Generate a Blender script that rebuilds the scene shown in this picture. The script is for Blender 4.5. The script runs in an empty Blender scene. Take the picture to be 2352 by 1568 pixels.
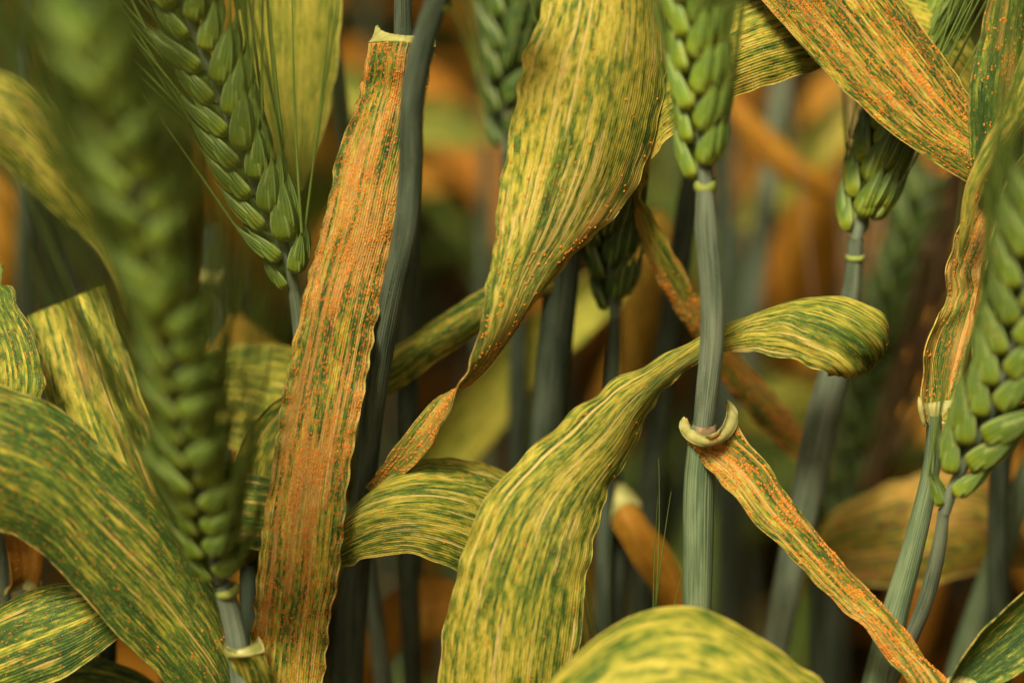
import bpy, math, random
import numpy as np
from mathutils import Matrix, Vector

# ------------------------------------------------------------------ camera, sky, sun, exposure
scene = bpy.context.scene
COL = scene.collection
PITCH = math.radians(20.0)
LENS, D0, CAMZ = 100.0, 0.450, 0.80
FPX = 2352 * LENS / 36.0                     # the photograph measured at 2352 x 1568
FWD = np.array([0, math.cos(PITCH), -math.sin(PITCH)])
RGT = np.array([1.0, 0, 0]); UPV = np.array([0, math.sin(PITCH), math.cos(PITCH)])
CPOS = np.array([0, 0, CAMZ])
cam = bpy.data.cameras.new('camera'); camo = bpy.data.objects.new('camera', cam); COL.objects.link(camo)
camo.location = CPOS; camo.rotation_euler = (math.pi / 2 - PITCH, 0, 0)
cam.lens = LENS; cam.sensor_width = 36; cam.clip_start = 0.02; cam.clip_end = 400
cam.dof.use_dof = True; cam.dof.focus_distance = D0; cam.dof.aperture_fstop = 5.6
scene.camera = camo
SUN_EL, SUN_AZ = math.radians(56), math.radians(202)      # azimuth clockwise from +Y: behind the camera, to its left
world = bpy.data.worlds.new('World'); scene.world = world; world.use_nodes = True
wn = world.node_tree
sky = wn.nodes.new('ShaderNodeTexSky'); sky.sky_type = 'NISHITA'; sky.sun_disc = False
sky.sun_elevation = SUN_EL; sky.sun_rotation = SUN_AZ; sky.dust_density = 8.0; sky.air_density = 0.8; sky.ozone_density = 0.0
wb = wn.nodes.new('ShaderNodeMix'); wb.data_type = 'RGBA'; wb.blend_type = 'MULTIPLY'; wb.inputs[0].default_value = 1.0
wb.inputs[7].default_value = (1.0, 0.92, 0.72, 1)            # hazy sky as a warm white balance sees it
wn.links.new(sky.outputs[0], wb.inputs[6]); wn.links.new(wb.outputs[2], wn.nodes['Background'].inputs[0])
wn.nodes['Background'].inputs[1].default_value = 0.05
sun = bpy.data.lights.new('sun', 'SUN'); suno = bpy.data.objects.new('sun', sun); COL.objects.link(suno)
sun.energy = 2.6; sun.angle = math.radians(14); sun.color = (1.0, 0.92, 0.76)
sd = Vector((math.sin(SUN_AZ) * math.cos(SUN_EL), math.cos(SUN_AZ) * math.cos(SUN_EL), math.sin(SUN_EL)))
suno.rotation_euler = sd.to_track_quat('Z', 'Y').to_euler(); suno.location = (0, 0, 5)
scene.view_settings.view_transform = 'Standard'; scene.view_settings.look = 'None'
scene.view_settings.exposure = 1.38; scene.view_settings.gamma = 1.0
scene.cycles.use_denoising = True
scene.cycles.max_bounces = 8; scene.cycles.transmission_bounces = 6; scene.cycles.diffuse_bounces = 4

random.seed(7); RNG = np.random.default_rng(11)
MM = 0.001

def P(px, py, d=0.0):
    """photo point (2352 wide) at d millimetres behind the plane of focus"""
    return CPOS + (D0 + d * MM) * (FWD + RGT * ((px - 1176) / FPX) + UPV * ((784 - py) / FPX))
PXM = D0 / FPX                                # metres per photo pixel at focus
DROP = math.tan(PITCH) * PXM / MM             # an upright stem recedes this many mm per pixel down

# ------------------------------------------------------------------ noise and splines
def hsh(ix, iy, seed):
    n = (ix.astype(np.int64) * 374761393 + iy.astype(np.int64) * 668265263 + int(seed) * 974634277) & 0x7fffffff
    n = ((n ^ (n >> 13)) * 1274126177) & 0x7fffffff
    return ((n ^ (n >> 16)) & 0xffff) / 65535.0
def vn(x, y, seed=0):
    x = np.asarray(x, float); y = np.asarray(y, float)
    ix = np.floor(x); iy = np.floor(y); fx = x - ix; fy = y - iy
    fx = fx * fx * (3 - 2 * fx); fy = fy * fy * (3 - 2 * fy)
    a = hsh(ix, iy, seed); b = hsh(ix + 1, iy, seed); c = hsh(ix, iy + 1, seed); d = hsh(ix + 1, iy + 1, seed)
    return (a * (1 - fx) + b * fx) * (1 - fy) + (c * (1 - fx) + d * fx) * fy
def sm(a, b, x):
    t = np.clip((x - a) / (b - a), 0, 1); return t * t * (3 - 2 * t)
def spl(t, p, q):
    """smooth curve through p (n,k) at parameters t, read at q"""
    t = np.asarray(t, float); p = np.asarray(p, float); q = np.asarray(q, float)
    m = np.zeros_like(p); dt = np.diff(t)[:, None]; s = np.diff(p, axis=0) / dt
    m[0] = s[0]; m[-1] = s[-1]
    if len(t) > 2: m[1:-1] = (s[:-1] * dt[1:] + s[1:] * dt[:-1]) / (dt[1:] + dt[:-1])
    i = np.clip(np.searchsorted(t, q, 'right') - 1, 0, len(t) - 2)
    h = (t[i + 1] - t[i])[:, None]; u = ((q - t[i]) / (t[i + 1] - t[i]))[:, None]
    return ((2*u**3 - 3*u**2 + 1) * p[i] + (u**3 - 2*u**2 + u) * h * m[i] + (3*u**2 - 2*u**3) * p[i + 1] + (u**3 - u**2) * h * m[i + 1])
def unit(v):
    return v / np.maximum(np.linalg.norm(v, axis=-1, keepdims=True), 1e-12)
def chord(p):
    return np.concatenate([[0], np.cumsum(np.maximum(np.linalg.norm(np.diff(p, axis=0), axis=1), 1e-6))])

# ------------------------------------------------------------------ materials
class NG:
    def __init__(s, name):
        s.m = bpy.data.materials.new(name); s.m.use_nodes = True; s.t = s.m.node_tree; s.t.nodes.clear()
    def n(s, typ, **kw):
        nd = s.t.nodes.new(typ)
        for k, v in kw.items(): setattr(nd, k, v)
        return nd
    def put(s, sock, v):
        if isinstance(v, bpy.types.NodeSocket): s.t.links.new(v, sock)
        elif v is not None:
            if isinstance(v, (tuple, list)) and len(v) == 3 and sock.type == 'RGBA': v = (*v, 1)
            sock.default_value = v
    def ma(s, op, a, b=None, c=None):
        nd = s.n('ShaderNodeMath', operation=op); s.put(nd.inputs[0], a); s.put(nd.inputs[1], b); s.put(nd.inputs[2], c)
        return nd.outputs[0]
    def vec(s, x, y, z=0.0):
        nd = s.n('ShaderNodeCombineXYZ'); s.put(nd.inputs[0], x); s.put(nd.inputs[1], y); s.put(nd.inputs[2], z); return nd.outputs[0]
    def noise(s, v, scale=1.0, detail=2.0, rough=0.5):
        nd = s.n('ShaderNodeTexNoise'); s.put(nd.inputs['Vector'], v); nd.inputs['Scale'].default_value = scale
        nd.inputs['Detail'].default_value = detail; nd.inputs['Roughness'].default_value = rough; return nd.outputs[0]
    def step(s, x, a, b):
        nd = s.n('ShaderNodeMapRange', interpolation_type='SMOOTHSTEP'); s.put(nd.inputs[0], x)
        nd.inputs[1].default_value = a; nd.inputs[2].default_value = b; return nd.outputs[0]
    def mix(s, f, a, b, mode='MIX'):
        nd = s.n('ShaderNodeMix', data_type='RGBA', blend_type=mode)
        s.put(nd.inputs[0], f); s.put(nd.inputs[6], a); s.put(nd.inputs[7], b); return nd.outputs[2]
    def ramp(s, f, stops):
        nd = s.n('ShaderNodeValToRGB'); e = nd.color_ramp.elements
        while len(e) < len(stops): e.new(0.5)
        for k, (p, c) in zip(e, stops): k.position = p; k.color = (*c, 1)
        s.put(nd.inputs[0], f); return nd.outputs[0]
    def uv(s, name='mm'):
        nd = s.n('ShaderNodeUVMap', uv_map=name); sp = s.n('ShaderNodeSeparateXYZ'); s.t.links.new(nd.outputs[0], sp.inputs[0])
        return sp.outputs[0], sp.outputs[1]
    def attr(s, name):
        nd = s.n('ShaderNodeAttribute', attribute_name=name); return nd.outputs['Fac']
    def bump(s, h, dist, strength=1.0):
        nd = s.n('ShaderNodeBump'); nd.inputs['Strength'].default_value = strength; nd.inputs['Distance'].default_value = dist
        s.put(nd.inputs['Height'], h); return nd.outputs[0]
    def out(s, col, rough=0.5, spec=0.3, trans=0.0, normal=None, tcol=None, sheen=0.0):
        b = s.n('ShaderNodeBsdfPrincipled'); s.put(b.inputs['Base Color'], col); s.put(b.inputs['Roughness'], rough)
        b.inputs['Specular IOR Level'].default_value = spec
        if sheen: b.inputs['Sheen Weight'].default_value = sheen
        if normal is not None: s.t.links.new(normal, b.inputs['Normal'])
        o = s.n('ShaderNodeOutputMaterial'); sh = b.outputs[0]
        if trans:
            tr = s.n('ShaderNodeBsdfTranslucent'); s.put(tr.inputs[0], tcol if tcol is not None else col)
            mx = s.n('ShaderNodeMixShader'); mx.inputs[0].default_value = trans
            s.t.links.new(sh, mx.inputs[1]); s.t.links.new(tr.outputs[0], mx.inputs[2]); sh = mx.outputs[0]
        s.t.links.new(sh, o.inputs[0]); return s.m

DKGREEN = (0.022, 0.052, 0.010); GREEN = (0.050, 0.098, 0.013); MGREEN = (0.115, 0.165, 0.018); YGREEN = (0.28, 0.28, 0.028)
YELLOW = (0.50, 0.41, 0.050); PALE = (0.60, 0.48, 0.11); TAN = (0.56, 0.37, 0.09); RUST = (0.52, 0.155, 0.012)
def leaf_mat(name, seed, bias=0.0, tan=0.5, speck=0.25, blur=1.0, tint=(1, 1, 1), tanc=TAN, trans=0.28, dead=0.0, contrast=1.0, cell=0.36, pale=PALE):
    g = NG(name); x, y = g.uv()
    wob = g.noise(g.vec(g.ma('MULTIPLY', x, 0.7), g.ma('MULTIPLY', y, 0.10), seed + 31.0), 1, 2)
    xw = g.ma('ADD', x, g.ma('MULTIPLY', g.ma('SUBTRACT', wob, 0.5), 0.45))
    xq = g.ma('SNAP', xw, cell)
    yj = g.ma('ADD', y, g.ma('MULTIPLY', g.noise(g.vec(g.ma('MULTIPLY', x, 5), g.ma('MULTIPLY', y, 1.2), seed), 1, 2), 1.1))
    nA = g.noise(g.vec(g.ma('MULTIPLY', xq, 7.3), g.ma('MULTIPLY', yj, 0.24), seed + 1.0), 1, 2, 0.6)
    nB = g.noise(g.vec(g.ma('MULTIPLY', xw, 1.7), g.ma('MULTIPLY', y, 0.40), seed + 7.0), 1, 4, 0.68)
    nC = g.noise(g.vec(g.ma('MULTIPLY', x, 0.20), g.ma('MULTIPLY', y, 0.055), seed + 3.0), 1, 1)
    nS = g.noise(g.vec(g.ma('MULTIPLY', xq, 4.7), g.ma('MULTIPLY', y, 0.028), seed + 19.0), 1, 2, 0.6)
    c = g.ma('ADD', g.ma('MULTIPLY', nA, 0.36), g.ma('MULTIPLY', nB, 0.28))
    c = g.ma('ADD', c, g.ma('MULTIPLY', nS, 0.36))
    c = g.ma('ADD', c, g.ma('MULTIPLY', g.ma('SUBTRACT', nC, 0.5), 0.16))
    c = g.ma('ADD', c, g.ma('MULTIPLY', g.attr('bias'), 0.12))
    c = g.ma('ADD', g.ma('MULTIPLY', g.ma('SUBTRACT', c, 0.5), 1.12 * contrast), 0.486 + bias)
    col = g.ramp(c, [(0.34, DKGREEN), (0.43, GREEN), (0.485, MGREEN), (0.535, YGREEN), (0.60, YELLOW), (0.72, pale)])
    nT = g.noise(g.vec(g.ma('MULTIPLY', g.ma('SNAP', g.ma('ADD', xw, 0.17), 0.46), 5.1), g.ma('MULTIPLY', yj, 0.022), seed + 13.0), 1, 3, 0.6)
    ft = g.ma('MULTIPLY', g.step(g.ma('ADD', nT, g.ma('MULTIPLY', g.ma('SUBTRACT', nB, 0.5), 0.18)), 0.655 - 0.16 * tan, 0.73 - 0.16 * tan), 0.85)
    col = g.mix(ft, col, tanc)
    nR = g.noise(g.vec(g.ma('MULTIPLY', xq, 3.3), g.ma('MULTIPLY', y, 0.08), seed + 23.0), 1, 2, 0.5)
    sp = g.noise(g.vec(g.ma('MULTIPLY', x, 2.6), g.ma('MULTIPLY', y, 1.3), seed + 17.0), 1, 2, 0.6)
    fs = g.ma('MULTIPLY', g.step(g.ma('ADD', sp, g.ma('MULTIPLY', nR, 0.35)), 0.93 - 0.25 * speck, 0.99 - 0.25 * speck), 0.8)
    col = g.mix(fs, col, RUST)
    rust = g.attr('rust')
    col = g.mix(g.ma('MULTIPLY', rust, 0.60), col, g.mix(nB, (0.50, 0.20, 0.035), (0.62, 0.36, 0.10)))
    fine = g.noise(g.vec(g.ma('MULTIPLY', x, 9.0), g.ma('MULTIPLY', y, 0.9), seed + 5.0), 1, 3, 0.7)
    col = g.mix(1.0, col, g.ramp(fine, [(0.25, (0.66, 0.66, 0.66)), (0.75, (1.25, 1.25, 1.25))]), 'MULTIPLY')
    vein = g.ma('SINE', g.ma('MULTIPLY', xw, 2 * math.pi / cell))
    col = g.mix(g.ma('MULTIPLY', g.step(g.ma('ADD', vein, nA), 0.9, 1.6), 0.18), col, (0.05, 0.09, 0.02))
    hair = g.noise(g.vec(g.ma('MULTIPLY', x, 7.0), g.ma('MULTIPLY', y, 5.0), seed + 9.0), 1, 0)
    col = g.mix(g.ma('MULTIPLY', g.step(hair, 0.77, 0.80), 0.55), col, (0.75, 0.75, 0.62))
    col = g.mix(g.ma('MULTIPLY', g.attr('edge'), g.ma('MULTIPLY', g.step(nB, 0.35, 0.65), 0.7)), col, (0.54, 0.40, 0.10))
    if dead: col = g.mix(dead, col, g.mix(nB, (0.27, 0.085, 0.004), (0.40, 0.18, 0.012)))
    if tint != (1, 1, 1): col = g.mix(1.0, col, tint, 'MULTIPLY')
    h = g.ma('ADD', g.ma('MULTIPLY', vein, 0.5), g.ma('MULTIPLY', fine, 0.9))
    return g.out(col, 0.58, 0.14, trans, g.bump(h, 0.00009, 0.8), g.mix(1.0, col, (1.0, 1.0, 0.55), 'MULTIPLY'))

def stem_mat(name, base, dark, seed, rust=0.2):
    g = NG(name); x, y = g.uv()
    a = g.noise(g.vec(g.ma('MULTIPLY', x, 7.0), g.ma('MULTIPLY', y, 0.05), seed), 1, 3, 0.6)
    b = g.noise(g.vec(g.ma('MULTIPLY', x, 0.5), g.ma('MULTIPLY', y, 0.09), seed + 4.0), 1, 3)
    col = g.mix(g.step(g.ma('ADD', g.ma('MULTIPLY', a, 0.75), g.ma('MULTIPLY', b, 0.45)), 0.46, 0.72), dark, base)
    line = g.ma('SINE', g.ma('MULTIPLY', x, 2 * math.pi / 0.42))
    col = g.mix(g.ma('MULTIPLY', g.step(line, 0.6, 1.0), 0.30), col, dark)
    dust = g.noise(g.vec(g.ma('MULTIPLY', x, 3.0), g.ma('MULTIPLY', y, 2.4), seed + 2.0), 1, 2, 0.7)
    col = g.mix(g.ma('MULTIPLY', g.step(dust, 0.74 - 0.10 * rust, 0.80 - 0.10 * rust), 0.7), col, (0.36, 0.12, 0.015))
    grit = g.noise(g.vec(g.ma('MULTIPLY', x, 12.0), g.ma('MULTIPLY', y, 9.0), seed + 6.0), 1, 1)
    col = g.mix(1.0, col, g.ramp(grit, [(0.3, (0.85, 0.85, 0.85)), (0.75, (1.2, 1.2, 1.18))]), 'MULTIPLY')
    h = g.ma('ADD', g.ma('MULTIPLY', line, 0.5), a)
    return g.out(col, 0.62, 0.14, 0.0, g.bump(h, 0.00006, 0.8))

def scale_mat(name, seed, tip=(0.060, 0.115, 0.020), base=(0.25, 0.29, 0.016), mid=(0.110, 0.175, 0.016)):
    g = NG(name); u, v = g.uv()
    oi = g.n('ShaderNodeObjectInfo')
    n = g.noise(g.vec(g.ma('MULTIPLY', u, 9.0), g.ma('MULTIPLY', v, 2.0), g.ma('MULTIPLY_ADD', oi.outputs['Random'], 20, seed)), 1, 3, 0.6)
    col = g.ramp(g.ma('ADD', v, g.ma('MULTIPLY', g.ma('SUBTRACT', n, 0.5), 0.35)), [(0.02, base), (0.30, mid), (0.55, tip), (0.86, mid), (1.0, (0.30, 0.32, 0.09))])
    col = g.mix(1.0, col, g.ramp(oi.outputs['Random'], [(0.0, (0.78, 0.80, 0.75)), (1.0, (1.22, 1.16, 1.2))]), 'MULTIPLY')
    st = g.ma('SINE', g.ma('MULTIPLY', u, 2 * math.pi * 16))
    f = g.ma('MULTIPLY', g.step(g.ma('ADD', st, g.ma('MULTIPLY', n, 0.8)), 0.5, 1.2), g.ma('MULTIPLY', g.step(v, 0.18, 0.5), 0.48))
    col = g.mix(f, col, (0.17, 0.22, 0.06))
    mg = g.ma('ABSOLUTE', g.ma('COSINE', g.ma('MULTIPLY', u, 2 * math.pi)))
    col = g.mix(g.ma('MULTIPLY', g.ma('SUBTRACT', 1.0, g.step(mg, 0.12, 0.42)), 0.6), col, (0.30, 0.36, 0.11))
    col = g.mix(g.ma('MULTIPLY', g.step(g.ma('COSINE', g.ma('MULTIPLY', u, 2 * math.pi)), 0.985, 0.998), 0.5), col, (0.24, 0.32, 0.08))
    sp = g.noise(g.vec(g.ma('MULTIPLY', u, 14.0), g.ma('MULTIPLY', v, 7.0), g.ma('MULTIPLY_ADD', oi.outputs['Random'], 31, seed)), 1, 2)
    col = g.mix(g.ma('MULTIPLY', g.step(sp, 0.64, 0.74), 0.6), col, (0.42, 0.24, 0.03))
    return g.out(col, 0.5, 0.3, 0.10, g.bump(g.ma('ADD', g.ma('MULTIPLY', st, 0.45), n), 0.00012, 0.8))

def plain_mat(name, c1, c2, scale, rough=0.6, trans=0.0, bump=0.0):
    g = NG(name); tc = g.n('ShaderNodeTexCoord'); n = g.noise(tc.outputs['Object'], scale, 4, 0.6)
    return g.out(g.mix(g.step(n, 0.3, 0.7), c1, c2), rough, 0.25, trans, g.bump(n, bump, 0.6) if bump else None)

M = {}
M['stem'] = stem_mat('stem_waxy', (0.165, 0.195, 0.122), (0.050, 0.075, 0.040), 3.0, 1.1)
M['stem_dark'] = stem_mat('stem_blue_green', (0.084, 0.108, 0.065), (0.020, 0.034, 0.018), 9.0, 1.0)
M['sheath'] = stem_mat('sheath_green', (0.165, 0.215, 0.105), (0.060, 0.095, 0.045), 15.0, 0.8)
M['scale'] = scale_mat('spikelet_green', 2.0)
M['scale_shaded'] = scale_mat('spikelet_shaded', 5.0, (0.020, 0.048, 0.010), (0.065, 0.105, 0.008), (0.034, 0.075, 0.009))  # darker copy of the spikelet greens: shade on ears behind is put into colour
M['scale_lime'] = scale_mat('spikelet_lime', 8.0, (0.085, 0.165, 0.020), (0.32, 0.38, 0.025), (0.150, 0.240, 0.018))
M['awn'] = plain_mat('awn_green', (0.075, 0.125, 0.016), (0.14, 0.18, 0.03), 60, 0.5, 0.1)
M['awn_pink'] = plain_mat('awn_straw', (0.30, 0.17, 0.09), (0.16, 0.15, 0.05), 60, 0.5, 0.1)
M['cream'] = plain_mat('collar_cream', (0.40, 0.36, 0.12), (0.26, 0.26, 0.065), 420, 0.5, 0.12, 0.0002)
M['ligule'] = plain_mat('ligule_membrane', (0.16, 0.085, 0.035), (0.38, 0.27, 0.13), 900, 0.6, 0.3)
M['node'] = plain_mat('node_lime', (0.17, 0.23, 0.035), (0.28, 0.31, 0.06), 500, 0.5, 0.1)
M['rust'] = plain_mat('rust_pustule', (0.50, 0.185, 0.016), (0.36, 0.105, 0.009), 1500, 0.9)
M['soil'] = plain_mat('soil', (0.20, 0.088, 0.055), (0.10, 0.042, 0.026), 14, 0.95, 0, 0.02)

# ------------------------------------------------------------------ object helpers
def link(name, me, mat, parent):
    o = bpy.data.objects.new(name, me); COL.objects.link(o)
    if mat is not None and not me.materials: me.materials.append(mat)
    if parent is not None: o.parent = parent
    return o
def mesh(name, v, f, uv=None, attrs=None, mat=None, smooth=True):
    me = bpy.data.meshes.new(name); v = np.asarray(v, np.float32); f = np.asarray(f, np.int32)
    k = f.shape[1]
    me.vertices.add(len(v)); me.vertices.foreach_set('co', v.ravel())
    me.loops.add(f.size); me.loops.foreach_set('vertex_index', f.ravel())
    me.polygons.add(len(f)); me.polygons.foreach_set('loop_start', np.arange(0, f.size, k, dtype=np.int32))
    me.polygons.foreach_set('loop_total', np.full(len(f), k, np.int32))
    if smooth: me.polygons.foreach_set('use_smooth', np.ones(len(f), bool))
    me.update(calc_edges=True)
    if uv is not None:
        l = me.uv_layers.new(name='mm'); l.data.foreach_set('uv', np.asarray(uv, np.float32)[f.ravel()].ravel())
    for n, a in (attrs or {}).items():
        at = me.attributes.new(n, 'FLOAT', 'POINT'); at.data.foreach_set('value', np.asarray(a, np.float32))
    if mat: me.materials.append(mat)
    me.validate(); return me
def grid_faces(nr, nc, off=0, closed=False):
    r = np.arange(nr - 1)[:, None]; c = np.arange(nc if closed else nc - 1)[None, :]; c2 = (c + 1) % nc
    a = r * nc + c; b = r * nc + c2; d = (r + 1) * nc + c; e = (r + 1) * nc + c2
    return np.stack([a, b, e, d], -1).reshape(-1, 4) + off

def plant(label, base, group=None, name='wheat_plant', cat='wheat plant'):
    o = bpy.data.objects.new(name, None); COL.objects.link(o); o.empty_display_size = 0.01
    o.location = (float(base[0]), float(base[1]), 0.0)
    o['label'] = label; o['category'] = cat
    if group: o['group'] = group
    return o
def org(pl): return np.array([pl.location.x, pl.location.y, pl.location.z])

def tube_mesh(pts, rad, mat, pl, name='stem', n=14, step=0.004, uvoff=0.0):
    """round stalk through world points, radii in metres"""
    pts = np.asarray(pts); rad = np.asarray(rad, float); t = chord(pts)
    q = np.linspace(0, t[-1], max(6, int(t[-1] / step))); p = spl(t, pts, q); r = np.interp(q, t, rad)
    tg = unit(np.gradient(p, axis=0)); side = unit(np.cross(tg, FWD)); nor = np.cross(side, tg)
    a = np.linspace(0, 2 * math.pi, n + 1)
    ca, sa = np.cos(a)[None, :, None], np.sin(a)[None, :, None]
    v = p[:, None] + r[:, None, None] * (ca * side[:, None] + sa * nor[:, None])
    uvx = np.broadcast_to((a * 1.9)[None, :], v.shape[:2]) + uvoff; uvy = np.broadcast_to((q / MM)[:, None], v.shape[:2])
    me = mesh(name, (v - org(pl)).reshape(-1, 3), grid_faces(len(q), n + 1), np.stack([uvx, uvy], -1).reshape(-1, 2), mat=mat)
    return me, p

def to_ground(last, prev=None):
    """points that carry a stalk from its last seen point down to the soil"""
    x, y, z = last; out = []
    dx = dy = 0.0
    if prev is not None:
        dv = np.asarray(last) - np.asarray(prev); s = 0.05 / max(np.linalg.norm(dv), 1e-6); dx, dy = dv[0] * s, dv[1] * s
    zz = z
    for k in range(1, 6):
        zz = z - (z + 0.008) * k / 5; e = 1 - 0.5 ** k
        out.append(np.array([x + dx * e * 0.8, y + dy * e * 0.8, zz]))
    return out

def stalk_points(pix, d, yref=None):
    """pixel path of an upright stalk; d at yref, receding downwards"""
    yref = pix[0][1] if yref is None else yref
    return [P(p[0], p[1], (d + (p[1] - yref) * DROP) if len(p) < 3 or p[2] is None else p[2]) for p in pix]

def stem(pl, pix, d, w, mat='stem', yref=None, ground=True, name='stem', seed=0.0):
    pts = stalk_points(pix, d, yref); w = [w] * len(pts) if np.isscalar(w) else list(w)
    rad = [k * 0.5 * PXM for k in w]
    if ground:
        g = to_ground(pts[-1], pts[-2]); pts += g; rad += [rad[-1]] * len(g)
    me, p = tube_mesh(pts, rad, M[mat], pl, name, uvoff=seed)
    return link(name, me, None, pl)

def base_of(pix, d, yref=None):
    pts = stalk_points(pix, d, yref); return to_ground(pts[-1], pts[-2])[-1]

def blade(pl, rows, mat, name='leaf', parent=None, nu=28, nv=None, thick=0.22, ripple=0.0, rib=0.03, warp=0.35, seed=1, rust=0.0,
          rustrows=None, pust=0.0, wref=None, collar=None, label=None, edge=0.25, bias=None, psize=1.0, wave=0.9, crease=0.0, crumple=None):
    """leaf blade lofted between two margins. rows: Lx,Ly,Ld, Rx,Ry,Rd, camber mm (towards the viewer while the blade runs down the picture)"""
    rows = [tuple(r) + (2.0,) * (7 - len(r)) for r in rows]; rows = [r + (0.0,) * (10 - len(r)) for r in rows]
    bul = np.array([(RGT * r[7] - UPV * r[8]) * PXM + FWD * r[9] * MM for r in rows])
    L = np.array([P(r[0], r[1], r[2]) for r in rows]); R = np.array([P(r[3], r[4], r[5]) for r in rows]); cam_ = np.array([[r[6]] for r in rows])
    t = chord((L + R) / 2 * 0.6 + 0.2 * (L + R)); t = np.maximum.accumulate(t + np.arange(len(t)) * 1e-6)
    tl = 0.5 * (chord(L) / max(chord(L)[-1], 1e-6) + chord(R) / max(chord(R)[-1], 1e-6)); length = t[-1]
    nv = nv or max(24, int(length / 0.0009)); q = np.linspace(0, 1, nv)
    l = spl(tl, L, q); r = spl(tl, R, q); cb = spl(tl, cam_, q) * MM
    mid = (l + r) / 2; ym = chord(mid) / MM; wd = np.linalg.norm(r - l, axis=1) / MM
    W = wref or float(np.percentile(wd, 80))
    u = np.linspace(0, 1, nu); s = 2 * u - 1
    jig = 0.035 * (vn(np.zeros(nv), ym * 0.35, seed) - 0.5)[:, None, None]     # margins are never quite straight
    base = l[:, None] * (1 - u)[None, :, None] + r[:, None] * u[None, :, None] + jig * (r - l)[:, None] * (s ** 3)[None, :, None]
    tg = unit(np.gradient(mid, axis=0)); nr = unit(np.cross(tg, unit(r - l)))
    # soften normal flips at twists
    for _ in range(2): nr = unit(np.concatenate([nr[:1], (nr[:-2] + nr[1:-1] * 2 + nr[2:]) / 4, nr[-1:]]))
    xm = (u - 0.5)[None, :] * W + np.zeros((nv, 1)); ymm = ym[:, None] + np.zeros((1, nu))
    taper = np.clip(wd / (0.5 * W), 0.15, 1)[:, None]
    h = cb * (1 - s ** 2)[None, :]
    h = h + taper * (rib * MM * np.sin(2 * math.pi * xm / 1.25 + 0.7 * vn(xm * 0.3, ymm * 0.05, seed + 2)) + warp * MM * (vn(xm * 0.16, ymm * 0.07, seed + 5) - 0.5) * 2)
    h = h - crease * MM * np.exp(-(s / 0.10) ** 2)[None, :]
    if crumple:      # puckered stretch of blade
        m_ = (sm(crumple[0] - .04, crumple[0] + .02, q) * (1 - sm(crumple[1] - .02, crumple[1] + .05, q)))[:, None]
        h = h + m_ * crumple[2] * MM * (np.abs(vn(xm * 0.30, ymm * 0.22, seed + 61) - 0.5) * 2.4 - 0.5 + 0.5 * (vn(xm * 0.9, ymm * 0.5, seed + 62) - 0.5)) * (0.35 + u[None, :])
    shift = np.zeros((nv, nu))
    if ripple:
        for side, sd_ in ((-1, 3), (1, 4)):
            ph = ymm * wave + 5.0 * vn(ymm * 0.11, 0 * ymm, seed + sd_)
            h = h + ripple * MM * np.sin(ph) * (0.3 + 1.2 * vn(ymm * 0.09, 0 * ymm + 3, seed + sd_)) * np.clip(side * s, 0, 1)[None, :] ** 5
            shift = shift + side * 0.26 * ripple * MM * taper * np.sin(ph * 1.07 + 1.3) * (0.2 + 1.2 * vn(ymm * 0.13, 0 * ymm + 7, seed + sd_)) * np.clip(side * s, 0, 1)[None, :] ** 6
    c = base + shift[..., None] * unit(r - l)[:, None] + h[..., None] * nr[:, None] + spl(tl, bul, q)[:, None] * (np.clip(1 - s ** 2, 0, 1) ** 0.6)[None, :, None]
    # surface normals of the finished sheet
    du = np.gradient(c, axis=1); dv = np.gradient(c, axis=0); nn = unit(np.cross(dv, du)); o = org(pl)
    th = thick * MM * 0.5
    v = np.concatenate([(c + nn * th).reshape(-1, 3), (c - nn * th).reshape(-1, 3)]) - o
    f1 = grid_faces(nv, nu); f2 = grid_faces(nv, nu, nv * nu)[:, ::-1]; n0 = nv * nu
    i = np.arange(nv - 1) * nu; e1 = np.stack([i, i + nu, i + nu + n0, i + n0], -1); j = i + nu - 1; e2 = np.stack([j + nu, j, j + n0, j + nu + n0], -1)
    k = np.arange(nu - 1); e3 = np.stack([k + 1, k, k + n0, k + 1 + n0], -1); k2 = k + (nv - 1) * nu; e4 = np.stack([k2, k2 + 1, k2 + 1 + n0, k2 + n0], -1)
    F = np.concatenate([f1[:, ::-1], f2[:, ::-1], e1, e2, e3, e4])
    ed = np.clip(1 - (1 - np.abs(s))[None, :] * wd[:, None] / 2 / edge, 0, 1)
    ru = np.zeros((nv, nu))
    if rust:
        col_ = np.floor(xm / 0.42 + 0.6 * vn(xm, ymm * 0.06, seed + 8))
        a = vn(col_ * 3.7, ymm * 0.09, seed + 20); b = vn(xm * 0.3, ymm * 0.08, seed + 21)
        lo = np.interp(q, np.linspace(0, 1, len(rustrows)), rustrows)[:, None] if rustrows is not None else 1.0
        ru = sm(1.12 - 0.45 * rust * lo, 1.34 - 0.45 * rust * lo, a * 0.75 + b * 0.65)
    bi = np.zeros((nv, nu)) if bias is None else np.interp(q, np.linspace(0, 1, len(bias)), bias)[:, None] + np.zeros((1, nu))
    two = lambda a: np.concatenate([a.ravel(), a.ravel()])
    UV = np.stack([two(xm), two(ymm)], -1)
    me = mesh(name, v, F, UV, {'edge': two(ed), 'rust': two(ru), 'bias': two(bi)}, M[mat])
    ob = link(name, me, None, parent or pl)
    if label: ob['label'] = label
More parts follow.
